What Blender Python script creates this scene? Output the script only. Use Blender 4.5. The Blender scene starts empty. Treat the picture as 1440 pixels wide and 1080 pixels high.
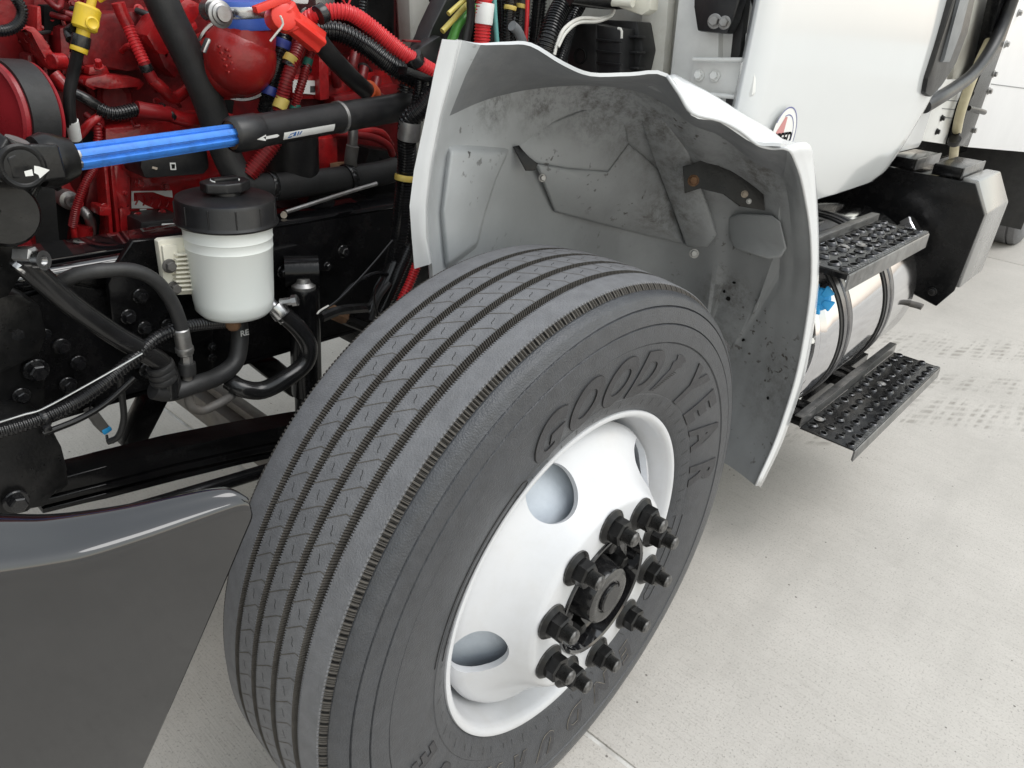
import bpy, bmesh, math, random
from mathutils import Vector, Matrix
random.seed(7)
scene = bpy.context.scene
C = scene.collection

# ------------------------------------------------------------------ camera
F_PX = 1060.98
CAM = Vector((-0.84476, -0.63265, 1.34412))
RM = Matrix(((0.66917333, -0.2874112, 0.68527502),
             (-0.73822373, -0.36265518, 0.56877671),
             (0.08504574, -0.88649649, -0.45485294)))      # columns: image right, image down, forward
cd = bpy.data.cameras.new('camera'); cam = bpy.data.objects.new('camera', cd); C.objects.link(cam)
right, down, fwd = RM.col[0], RM.col[1], RM.col[2]
rot = Matrix((right, -down, -fwd)).transposed().to_4x4()
cam.matrix_world = Matrix.Translation(CAM) @ rot
cd.sensor_width = 36.0; cd.lens = 36.0 * F_PX / 1440.0
cd.clip_start = 0.02; cd.clip_end = 8000
scene.camera = cam

# ------------------------------------------------------------------ sky and light (bright overcast)
w = bpy.data.worlds.new('World'); scene.world = w; w.use_nodes = True
nt = w.node_tree; nt.nodes.clear()
sky = nt.nodes.new('ShaderNodeTexSky'); sky.sky_type = 'NISHITA'; sky.sun_disc = False
SUN_EL, SUN_ROT = math.radians(60), math.radians(158)
sky.sun_elevation = SUN_EL; sky.sun_rotation = SUN_ROT
sky.air_density = 3.0; sky.dust_density = 1.0; sky.ozone_density = 1.0
hs = nt.nodes.new('ShaderNodeHueSaturation'); hs.inputs['Saturation'].default_value = 0.3
bg = nt.nodes.new('ShaderNodeBackground'); bg.inputs['Strength'].default_value = 0.15
wo = nt.nodes.new('ShaderNodeOutputWorld')
nt.links.new(sky.outputs[0], hs.inputs['Color']); nt.links.new(hs.outputs[0], bg.inputs[0]); nt.links.new(bg.outputs[0], wo.inputs[0])
sl = bpy.data.lights.new('sun', 'SUN'); sl.energy = 1.0; sl.angle = math.radians(40); sl.color = (1.0, 0.985, 0.965)
so = bpy.data.objects.new('sun', sl); C.objects.link(so)
sd = Vector((math.sin(SUN_ROT) * math.cos(SUN_EL), math.cos(SUN_ROT) * math.cos(SUN_EL), math.sin(SUN_EL)))
so.rotation_euler = sd.to_track_quat('Z', 'Y').to_euler()
so.location = (-3, -3, 6)
vs = scene.view_settings; vs.view_transform = 'Standard'; vs.look = 'None'; vs.exposure = 0.52; vs.gamma = 1.0
vs.use_curve_mapping = False

# ------------------------------------------------------------------ helpers
def P(px, py, y=None, x=None, z=None):
    """world point of the line of sight through a picture point, on a real plane of the truck"""
    d = RM @ Vector((px - 720, py - 540, F_PX))
    t = (x - CAM.x) / d.x if x is not None else (y - CAM.y) / d.y if y is not None else (z - CAM.z) / d.z
    return CAM + d * t
def depth(p): return (p - CAM).dot(fwd)
def pxr(p, rpx): return rpx * depth(p) / F_PX
MATS = {}
def mat(name, col, rough=0.5, metal=0.0, col2=None, nscale=25, namt=0.5, bump=0.0, bscale=300, coat=0.0, spec=0.5,
        rvar=0.08, dust=None, dustamt=0.0, dscale=14, ior=1.5, trans=0.0, sss=0.0):
    m = bpy.data.materials.new(name); m.use_nodes = True; t = m.node_tree; n = t.nodes; L = t.links
    b = n['Principled BSDF']
    b.inputs['Roughness'].default_value = rough; b.inputs['Metallic'].default_value = metal
    b.inputs['Specular IOR Level'].default_value = spec; b.inputs['Coat Weight'].default_value = coat
    b.inputs['Coat Roughness'].default_value = 0.06
    b.inputs['Transmission Weight'].default_value = trans; b.inputs['IOR'].default_value = ior
    if sss: b.inputs['Subsurface Weight'].default_value = sss; b.inputs['Subsurface Radius'].default_value = (.01, .01, .01)
    tc = n.new('ShaderNodeTexCoord')
    nz = n.new('ShaderNodeTexNoise'); nz.inputs['Scale'].default_value = nscale; nz.inputs['Detail'].default_value = 6
    nz.inputs['Roughness'].default_value = 0.65
    L.new(tc.outputs['Object'], nz.inputs['Vector'])
    c2 = col2 or tuple(min(1, c * 0.8) for c in col)
    rp = n.new('ShaderNodeValToRGB'); rp.color_ramp.elements[0].position = 0.35; rp.color_ramp.elements[1].position = 0.65
    rp.color_ramp.elements[0].color = (*c2, 1); rp.color_ramp.elements[1].color = (*col, 1)
    L.new(nz.outputs['Fac'], rp.inputs[0]); out = rp.outputs[0]
    if dust:
        nd = n.new('ShaderNodeTexNoise'); nd.inputs['Scale'].default_value = dscale; nd.inputs['Detail'].default_value = 8
        nd.inputs['Roughness'].default_value = 0.75; L.new(tc.outputs['Object'], nd.inputs['Vector'])
        mr = n.new('ShaderNodeMapRange'); mr.inputs[1].default_value = 0.45; mr.inputs[2].default_value = 0.75
        mr.inputs[3].default_value = 0.0; mr.inputs[4].default_value = dustamt; L.new(nd.outputs['Fac'], mr.inputs[0])
        mx = n.new('ShaderNodeMix'); mx.data_type = 'RGBA'; mx.inputs['B'].default_value = (*dust, 1)
        L.new(mr.outputs[0], mx.inputs['Factor']); L.new(out, mx.inputs['A']); out = mx.outputs['Result']
    L.new(out, b.inputs['Base Color'])
    if rvar:
        m2 = n.new('ShaderNodeMapRange'); m2.inputs[3].default_value = max(0.02, rough - rvar); m2.inputs[4].default_value = min(1, rough + rvar)
        nr = n.new('ShaderNodeTexNoise'); nr.inputs['Scale'].default_value = nscale * 2.3; nr.inputs['Detail'].default_value = 5
        L.new(tc.outputs['Object'], nr.inputs['Vector']); L.new(nr.outputs['Fac'], m2.inputs[0]); L.new(m2.outputs[0], b.inputs['Roughness'])
    if bump:
        nb = n.new('ShaderNodeTexNoise'); nb.inputs['Scale'].default_value = bscale; nb.inputs['Detail'].default_value = 4
        L.new(tc.outputs['Object'], nb.inputs['Vector'])
        bp = n.new('ShaderNodeBump'); bp.inputs['Strength'].default_value = bump; bp.inputs['Distance'].default_value = 0.002
        L.new(nb.outputs['Fac'], bp.inputs['Height']); L.new(bp.outputs[0], b.inputs['Normal'])
    MATS[name] = m
    return m

mat('rubber_hose', (.024, .024, .025), .5, col2=(.015, .015, .015), dust=(.08, .075, .07), dustamt=.25, bump=.15)
mat('rubber_gloss', (.012, .012, .013), .22, col2=(.008, .008, .008), dust=(.1, .09, .08), dustamt=.12)
mat('black_plastic', (.014, .014, .015), .38, col2=(.008, .008, .009), dust=(.14, .13, .12), dustamt=.15, bump=.1, bscale=600)
mat('black_conduit', (.009, .009, .010), .2, col2=(.006, .006, .007), dust=(.1, .095, .09), dustamt=.15)
mat('black_paint', (.006, .006, .0065), .2, col2=(.0035, .0035, .004), dust=(.04, .038, .036), dustamt=.2, dscale=26, bump=.12, bscale=60, spec=.25)
mat('cast_black', (.009, .009, .0095), .3, col2=(.005, .005, .005), dust=(.06, .056, .052), dustamt=.25, dscale=24, bump=.16, bscale=200, spec=.3)
mat('black_gloss', (.006, .006, .007), .05, col2=(.005, .005, .006), coat=1.0, ior=1.55, rvar=.025, nscale=6, dust=(.1, .09, .09), dustamt=.05, dscale=9)
mat('step_black', (.03, .03, .032), .25, metal=.6, col2=(.012, .012, .013), dust=(.2, .19, .17), dustamt=.3, dscale=20, bump=.3, bscale=200)
mat('step_edge', (.24, .24, .24), .3, metal=.7, col2=(.12, .12, .12), dust=(.32, .3, .28), dustamt=.5)
mat('engine_red', (.44, .014, .016), .3, col2=(.30, .009, .011), nscale=16, dust=(.03, .008, .008), dustamt=.8, dscale=24, bump=.5, bscale=150, coat=.35)
mat('engine_dark', (.24, .009, .011), .4, col2=(.12, .005, .007), nscale=16, dust=(.012, .005, .005), dustamt=.85, dscale=18, bump=.4, bscale=100)
mat('elbow_red', (.37, .016, .014), .3, col2=(.26, .01, .011), nscale=7, dust=(.09, .01, .01), dustamt=.5, dscale=12, bump=.25, bscale=220)
mat('pulley_red', (.30, .018, .025), .3, col2=(.2, .012, .016), nscale=8, bump=.1)
mat('conduit_red', (.62, .03, .035), .32, col2=(.5, .02, .025))
mat('conduit_darkred', (.28, .012, .015), .35, col2=(.2, .008, .01), dust=(.08, .02, .02), dustamt=.4)
mat('plastic_red', (.78, .05, .03), .33, col2=(.7, .035, .025))
mat('plastic_yellow', (.72, .5, .03), .36, col2=(.6, .4, .02), dust=(.35, .26, .1), dustamt=.4, dscale=30)
mat('tape_yellow', (.62, .48, .12), .5, col2=(.5, .36, .08))
mat('tape_green', (.02, .16, .12), .5)
mat('tape_blue', (.03, .05, .25), .4)
mat('silicone_blue', (.06, .14, .5), .4, col2=(.04, .1, .42))
mat('paint_blue', (.055, .25, .78), .42, col2=(.045, .21, .70), nscale=18, dust=(.02, .03, .06), dustamt=.5, dscale=40)
mat('cap_blue', (.03, .38, .78), .45, col2=(.025, .32, .7))
mat('orange_plastic', (.6, .1, .03), .35)
mat('bottle_plastic', (.9, .93, .91), .3, col2=(.82, .86, .83), nscale=5, dust=(.6, .56, .46), dustamt=.12, dscale=10)
mat('bottle_mount', (.82, .8, .7), .42, col2=(.76, .73, .62), nscale=9)
mat('white_paint', (.68, .69, .70), .22, col2=(.64, .65, .66), nscale=4, coat=.5, rvar=.04)
mat('white_door', (.645, .66, .665), .16, col2=(.625, .64, .645), nscale=2, coat=.7, rvar=.02)
mat('white_wheel', (.64, .648, .67), .32, col2=(.60, .608, .63), nscale=5, coat=.2, dust=(.5, .48, .45), dustamt=.28, dscale=16)
mat('drum_grey', (.56, .61, .67), .45, col2=(.5, .55, .61), nscale=30, bump=.3, bscale=120)
mat('cowl_white', (.68, .67, .62), .5, col2=(.6, .58, .52), nscale=8, dust=(.34, .28, .2), dustamt=.5, dscale=9, bump=.1)
mat('hinge_white', (.74, .74, .72), .35, col2=(.68, .68, .66))
mat('steel', (.55, .55, .56), .25, metal=1.0, col2=(.42, .42, .42))
mat('steel_dull', (.42, .42, .42), .45, metal=.9, col2=(.3, .29, .28), dust=(.2, .16, .12), dustamt=.4, dscale=40)
mat('chrome', (.66, .66, .68), .09, metal=1.0, col2=(.6, .6, .62), rvar=.04, nscale=6)
mat('tank_end', (.62, .63, .66), .2, metal=1.0, col2=(.5, .51, .54), nscale=5)
mat('nut_worn', (.16, .155, .15), .4, metal=.5, col2=(.03, .03, .03), nscale=120)
mat('strap_steel', (.2, .2, .21), .22, metal=1.0, col2=(.14, .14, .15))
mat('bolt_black', (.012, .012, .013), .16, col2=(.008, .008, .009), dust=(.08, .075, .07), dustamt=.25, dscale=60)
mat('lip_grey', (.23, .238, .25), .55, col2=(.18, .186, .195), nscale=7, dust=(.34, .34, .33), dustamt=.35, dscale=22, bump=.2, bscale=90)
mat('cap_worn', (.085, .083, .08), .25, metal=.2, col2=(.035, .034, .033), nscale=30)
mat('box_side', (.4, .4, .4), .28, metal=.8, col2=(.33, .33, .33), nscale=4)
mat('grip_metal', (.11, .11, .115), .22, metal=.8, col2=(.05, .05, .052), nscale=60)
mat('rust', (.22, .12, .06), .8, col2=(.12, .06, .03), nscale=60)
mat('washer_tan', (.5, .44, .36), .7, col2=(.36, .3, .24), nscale=80)
mat('label_white', (.8, .8, .78), .45, col2=(.74, .74, .71), nscale=30)
mat('print_black', (.012, .012, .012), .9, spec=.05)
mat('print_blue', (.03, .14, .42), .5)
mat('print_navy', (.14, .15, .36), .4)
mat('print_red', (.6, .25, .24), .4)
mat('wire_green', (.08, .3, .05), .4)
mat('wire_teal', (.15, .42, .4), .4)
mat('wire_yellow', (.6, .5, .12), .4)
mat('wire_white', (.75, .73, .68), .4)
mat('hose_yellow', (.55, .5, .33), .4, col2=(.46, .4, .26), nscale=12)
mat('grey_plastic', (.2, .21, .22), .5)
mat('grey_gun', (.12, .115, .11), .6, col2=(.08, .075, .07), dust=(.2, .17, .13), dustamt=.5)
mat('box_white', (.72, .72, .73), .35, col2=(.68, .68, .69), nscale=3)
mat('tape_mark', (.62, .62, .6), .6)
mat('trouser_black', (.012, .012, .014), .85, col2=(.02, .02, .022), nscale=90)
mat('shoe_brown', (.05, .025, .02), .5)

def liner_material():
    m = bpy.data.materials.new('liner_grey'); m.use_nodes = True; t = m.node_tree; n = t.nodes; L = t.links; b = n['Principled BSDF']
    tc = n.new('ShaderNodeTexCoord')
    def noise(sc, det=6, r=.6):
        q = n.new('ShaderNodeTexNoise'); q.inputs['Scale'].default_value = sc; q.inputs['Detail'].default_value = det
        q.inputs['Roughness'].default_value = r; L.new(tc.outputs['Object'], q.inputs['Vector']); return q
    def ramp(fac, a, bb, ca, cb):
        r = n.new('ShaderNodeValToRGB'); r.color_ramp.elements[0].position = a; r.color_ramp.elements[1].position = bb
        r.color_ramp.elements[0].color = (*ca, 1); r.color_ramp.elements[1].color = (*cb, 1); L.new(fac, r.inputs[0]); return r
    def mix(fac, A, B):
        x = n.new('ShaderNodeMix'); x.data_type = 'RGBA'; L.new(fac, x.inputs['Factor']); L.new(A, x.inputs['A'])
        if isinstance(B, tuple): x.inputs['B'].default_value = (*B, 1)
        else: L.new(B, x.inputs['B'])
        return x.outputs['Result']
    base = ramp(noise(6).outputs['Fac'], .3, .7, (.47, .49, .505), (.56, .58, .595)).outputs[0]
    # mud splashes: small dark spots in clusters, and a broad film of road dirt
    spots = ramp(noise(70, 3, .5).outputs['Fac'], .62, .68, (0, 0, 0), (1, 1, 1))
    clus = ramp(noise(7.5, 3).outputs['Fac'], .52, .66, (0, 0, 0), (1, 1, 1))
    mu = n.new('ShaderNodeMath'); mu.operation = 'MULTIPLY'; L.new(spots.outputs[0], mu.inputs[0]); L.new(clus.outputs[0], mu.inputs[1])
    blob = None; geo = n.new('ShaderNodeNewGeometry')
    for (px, py, y, rad) in ((700,140,.26,.05), (770,130,.26,.07), (850,130,.22,.09), (920,165,.15,.10), (965,230,.12,.09), (940,300,.16,.07), (1020,415,.05,.06), (1075,240,-.05,.08), (1060,560,-.1,.12), (1000,470,.1,.1)):
        dn = n.new('ShaderNodeVectorMath'); dn.operation = 'DISTANCE'; L.new(geo.outputs['Position'], dn.inputs[0]); dn.inputs[1].default_value = P(px, py, y=y)
        mrb = n.new('ShaderNodeMapRange'); mrb.inputs[1].default_value = rad * 1.35; mrb.inputs[2].default_value = rad * .3; mrb.inputs[3].default_value = 0; mrb.inputs[4].default_value = 1; L.new(dn.outputs['Value'], mrb.inputs[0])
        if blob is None: blob = mrb.outputs[0]
        else:
            mm = n.new('ShaderNodeMath'); mm.operation = 'MAXIMUM'; L.new(blob, mm.inputs[0]); L.new(mrb.outputs[0], mm.inputs[1]); blob = mm.outputs[0]
    mud = ramp(noise(40, 8, .8).outputs['Fac'], .43, .66, (0, 0, 0), (.95, .95, .95)); mud2 = n.new('ShaderNodeMath'); mud2.operation = 'MULTIPLY'; L.new(mud.outputs[0], mud2.inputs[0]); L.new(blob, mud2.inputs[1])
    film = ramp(noise(3.2, 5, .6).outputs['Fac'], .42, .7, (0, 0, 0), (.35, .35, .35))
    sp = n.new('ShaderNodeSeparateXYZ'); L.new(geo.outputs['Position'], sp.inputs[0])
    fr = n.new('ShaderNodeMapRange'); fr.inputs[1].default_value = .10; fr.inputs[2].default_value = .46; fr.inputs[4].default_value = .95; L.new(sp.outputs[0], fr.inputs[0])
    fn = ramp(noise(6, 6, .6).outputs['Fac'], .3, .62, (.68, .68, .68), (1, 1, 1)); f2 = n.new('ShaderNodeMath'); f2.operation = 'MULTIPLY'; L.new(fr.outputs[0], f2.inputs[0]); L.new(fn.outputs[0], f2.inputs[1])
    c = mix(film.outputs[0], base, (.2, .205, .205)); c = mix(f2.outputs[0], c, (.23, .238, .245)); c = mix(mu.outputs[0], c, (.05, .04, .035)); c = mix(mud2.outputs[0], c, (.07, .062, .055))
    L.new(c, b.inputs['Base Color']); b.inputs['Roughness'].default_value = .45
    bp = n.new('ShaderNodeBump'); bp.inputs['Strength'].default_value = .12; bp.inputs['Distance'].default_value = .003
    L.new(noise(60, 6).outputs['Fac'], bp.inputs['Height']); L.new(bp.outputs[0], b.inputs['Normal'])
    MATS['liner_grey'] = m
liner_material()

def tyre_materials():
    for nm, ca, cb, ro, dusty in (('tyre_tread', (.135, .1365, .144), (.172, .174, .183), .72, .18), ('tyre_wall', (.041, .043, .048), (.054, .057, .064), .33, .1),
                                  ('tyre_groove', (.07, .063, .055), (.1, .091, .08), .9, .2), ('tyre_letter', (.03, .03, .033), (.045, .045, .05), .5, .1)):
        mat(nm, cb, ro, col2=ca, nscale=45, dust=(.15, .142, .13), dustamt=dusty, dscale=60, bump=.6, bscale=420, rvar=.06)
    mat('sipe_dark', (.018, .0165, .015), .95)
    mat('letter_edge', (.3, .26, .2), .8, col2=(.08, .075, .07), nscale=40)
tyre_materials()

def link(name, me, m, parent=None, smooth=None, label=None):
    o = bpy.data.objects.new(name, me); C.objects.link(o)
    if m:
        for q in (m if isinstance(m, (list, tuple)) else [m]): me.materials.append(MATS[q])
    if parent: o.parent = parent
    if smooth is not None:
        for p in me.polygons: p.use_smooth = True
        me.set_sharp_from_angle(angle=math.radians(smooth))
    if label: o['label'] = label
    return o
def empty(name, parent=None, label=None):
    o = bpy.data.objects.new(name, None); C.objects.link(o); o.empty_display_size = .1
    if parent: o.parent = parent
    if label: o['label'] = label
    return o
def bm_link(name, bm, m, parent=None, smooth=None, label=None):
    bmesh.ops.recalc_face_normals(bm, faces=bm.faces)
    me = bpy.data.meshes.new(name); bm.to_mesh(me); bm.free()
    return link(name, me, m, parent, smooth, label)
def frame_of(d):
    d = d.normalized(); a = Vector((0, 0, 1)) if abs(d.z) < .9 else Vector((1, 0, 0))
    u = d.cross(a).normalized(); v = d.cross(u).normalized(); return u, v
def catmull(pts, n):
    """resampled smooth path; returns points at even arc steps of length n"""
    p = [pts[0] * 2 - pts[1]] + list(pts) + [pts[-1] * 2 - pts[-2]]; raw = []
    for i in range(1, len(p) - 2):
        for k in range(24):
            t = k / 24; a, b, c, d = p[i - 1], p[i], p[i + 1], p[i + 2]
            raw.append(.5 * ((2 * b) + (c - a) * t + (2 * a - 5 * b + 4 * c - d) * t * t + (3 * b - a - 3 * c + d) * t ** 3))
    raw.append(pts[-1].copy())
    out = [raw[0]]; acc = 0
    for a, b in zip(raw, raw[1:]):
        seg = (b - a).length
        while acc + seg >= n and seg > 1e-9:
            t = (n - acc) / seg; a = a.lerp(b, t); out.append(a); seg = (b - a).length; acc = 0
        acc += seg
    if (out[-1] - raw[-1]).length > n * .3: out.append(raw[-1])
    return out
def sweep(bm, pts, rad, seg=12, cap=True, section=None):
    """rad: list of radii; section(k, ang) optional radius multiplier; parallel-transport frames"""
    n = len(pts); rings = []; u = None
    for i in range(n):
        d = (pts[min(i + 1, n - 1)] - pts[max(i - 1, 0)])
        if d.length < 1e-9: d = Vector((0, 0, 1))
        d.normalize()
        if u is None: u, v = frame_of(d)
        else:
            u = (u - d * u.dot(d)).normalized(); v = d.cross(u)
        ring = []
        for k in range(seg):
            a = 2 * math.pi * k / seg; r = rad[i] * (section(a) if section else 1)
            ring.append(bm.verts.new(pts[i] + u * math.cos(a) * r + v * math.sin(a) * r))
        rings.append(ring)
    for a, b in zip(rings, rings[1:]):
        for k in range(seg):
            bm.faces.new((a[k], a[(k + 1) % seg], b[(k + 1) % seg], b[k]))
    if cap:
        bm.faces.new(rings[0][::-1]); bm.faces.new(rings[-1])
    return rings
def path(pp): return [q if isinstance(q, Vector) else P(q[0], q[1], y=q[2]) for q in pp]
def tube(name, pp, rpx, m, parent, seg=14, step=None, label=None, curve=True):
    pts = path(pp); r = pxr(pts[len(pts) // 2], rpx)
    if curve and len(pts) > 2: pts = catmull(pts, step or max(r * .5, .006))
    bm = bmesh.new(); sweep(bm, pts, [r] * len(pts), seg)
    return bm_link(name, bm, m, parent, 40, label)
def corr(name, pp, rpx, m, parent, pitch_px=4.2, amp=.14, seg=14, label=None):
    pts = path(pp); r = pxr(pts[len(pts) // 2], rpx); pit = pxr(pts[len(pts) // 2], pitch_px)
    pts = catmull(pts, pit / 4); prof = [1, 1, 1 - amp, 1 - amp]
    bm = bmesh.new(); sweep(bm, pts, [r * prof[i % 4] for i in range(len(pts))], seg)
    return bm_link(name, bm, m, parent, 40, label)
def cyl(name, a, b, r, m, parent, seg=24, r2=None, smooth=40, bev=0.0, label=None):
    a, b = (path([a])[0], path([b])[0]); d = (b - a)
    bm = bmesh.new(); r2 = r if r2 is None else r2
    if bev:
        e = d.normalized() * bev
        sweep(bm, [a, a + e, b - e, b], [r - bev, r, r2, r2 - bev], seg)
    else: sweep(bm, [a, b], [r, r2], seg)
    return bm_link(name, bm, m, parent, smooth, label)
def lathe_bm(bm, c, axis, prof, seg=48, closed=False):
    u, v = frame_of(axis); axis = axis.normalized(); rings = []
    for s, r in prof:
        if r < 1e-6: rings.append([bm.verts.new(c + axis * s)])
        else: rings.append([bm.verts.new(c + axis * s + (u * math.cos(2 * math.pi * k / seg) + v * math.sin(2 * math.pi * k / seg)) * r) for k in range(seg)])
    pairs = list(zip(rings, rings[1:])) + ([(rings[-1], rings[0])] if closed else [])
    for a, b in pairs:
        for k in range(seg):
            k2 = (k + 1) % seg
            if len(a) == 1 and len(b) == 1: continue
            if len(a) == 1: bm.faces.new((a[0], b[k2], b[k]))
            elif len(b) == 1: bm.faces.new((a[k], a[k2], b[0]))
            else: bm.faces.new((a[k], a[k2], b[k2], b[k]))
def lathe(name, c, axis, prof, m, parent, seg=48, smooth=35, closed=False, label=None):
    bm = bmesh.new(); lathe_bm(bm, Vector(c), Vector(axis), prof, seg, closed)
    return bm_link(name, bm, m, parent, smooth, label)
def prism_bm(bm, pts, vec, bev=0.0, segs=2):
    a = [bm.verts.new(p) for p in pts]; b = [bm.verts.new(p + vec) for p in pts]; n = len(pts)
    fs = [bm.faces.new(a), bm.faces.new(b[::-1])]
    for k in range(n): fs.append(bm.faces.new((a[k], b[k], b[(k + 1) % n], a[(k + 1) % n])))
    if bev:
        es = list({e for f in fs for e in f.edges})
        bmesh.ops.bevel(bm, geom=es, offset=bev, segments=segs, affect='EDGES', profile=.6, clamp_overlap=True)
def prism(name, poly, m, parent, y=None, x=None, dep=.05, bev=.003, smooth=35, label=None):
    """picture polygon on the plane y = const (or x = const) given a real thickness behind it"""
    pts = [P(a, b, y=y) if y is not None else P(a, b, x=x) for a, b in poly]
    vec = Vector((0, dep, 0)) if y is not None else Vector((dep, 0, 0))
    bm = bmesh.new(); prism_bm(bm, pts, vec, bev)
    return bm_link(name, bm, m, parent, smooth, label)
def boxw(name, lo, hi, m, parent, bev=.003, smooth=35, label=None):
    x0, y0, z0 = lo; x1, y1, z1 = hi
    bm = bmesh.new(); prism_bm(bm, [Vector(q) for q in ((x0, y0, z0), (x1, y0, z0), (x1, y0, z1), (x0, y0, z1))], Vector((0, y1 - y0, 0)), bev)
    return bm_link(name, bm, m, parent, smooth, label)
def slab_between(name, a, b, wid, thick, m, parent, up=None, bev=.002):
    """flat bar from a to b"""
    a, b = path([a])[0], path([b])[0]; d = (b - a).normalized(); u = up or Vector((0, 1, 0)); u = (u - d * u.dot(d)).normalized(); v = d.cross(u)
    bm = bmesh.new(); prism_bm(bm, [a + u * wid / 2 + v * thick / 2, a - u * wid / 2 + v * thick / 2, a - u * wid / 2 - v * thick / 2, a + u * wid / 2 - v * thick / 2], b - a, bev)
    return bm_link(name, bm, m, parent, 35)
HEX = {}
def bolt(name, pp, rpx, m, parent, axis=(0, -1, 0), h=.8):
    c = path([pp])[0]; r = pxr(c, rpx); ax = Vector(axis).normalized(); u, v = frame_of(ax); bm = bmesh.new()
    lathe_bm(bm, c, ax, [(0, 0), (0, r), (r * .18, r), (r * .26, r * .9), (r * .26, 0)], 20)
    a0 = random.random()
    def hexring(s, rr): return [bm.verts.new(c + ax * s + (u * math.cos(a0 + k * math.pi / 3) + v * math.sin(a0 + k * math.pi / 3)) * rr) for k in range(6)]
    h0 = hexring(r * .2, r * .72); h1 = hexring(r * (.2 + h * .85), r * .72); h2 = hexring(r * (.2 + h), r * .6)
    for A, B in ((h0, h1), (h1, h2)):
        for k in range(6): bm.faces.new((A[k], A[(k + 1) % 6], B[(k + 1) % 6], B[k]))
    bm.faces.new(h2)
    return bm_link(name, bm, m, parent, 30)
def band(name, pp, rpx, m, parent, wpx=8, seg=18):
    """ring round a hose: pp = two points of its axis"""
    a, b = path(pp); r = pxr(a, rpx); bm = bmesh.new(); e = (b - a) * .12
    sweep(bm, [a, a + e, b - e, b], [r * .97, r, r, r * .97], seg)
    return bm_link(name, bm, m, parent, 40)
def text_geo(s, size=1.0, shear=0.0, offset=0.0, extrude=0.0, outline=0.0, bevel=0.0):
    cu = bpy.data.curves.new('t', 'FONT'); cu.body = s; cu.size = size; cu.shear = shear; cu.offset = offset; cu.extrude = extrude
    cu.align_x = 'CENTER'; cu.align_y = 'CENTER'
    if outline: cu.fill_mode = 'NONE'; cu.bevel_depth = outline; cu.bevel_resolution = 0
    elif bevel: cu.bevel_depth = bevel; cu.bevel_resolution = 1
    o = bpy.data.objects.new('t', cu); C.objects.link(o); bpy.context.view_layer.update()
    me = bpy.data.meshes.new_from_object(o.evaluated_get(bpy.context.evaluated_depsgraph_get()))
    bpy.data.objects.remove(o); bpy.data.curves.remove(cu)
    return me

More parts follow.
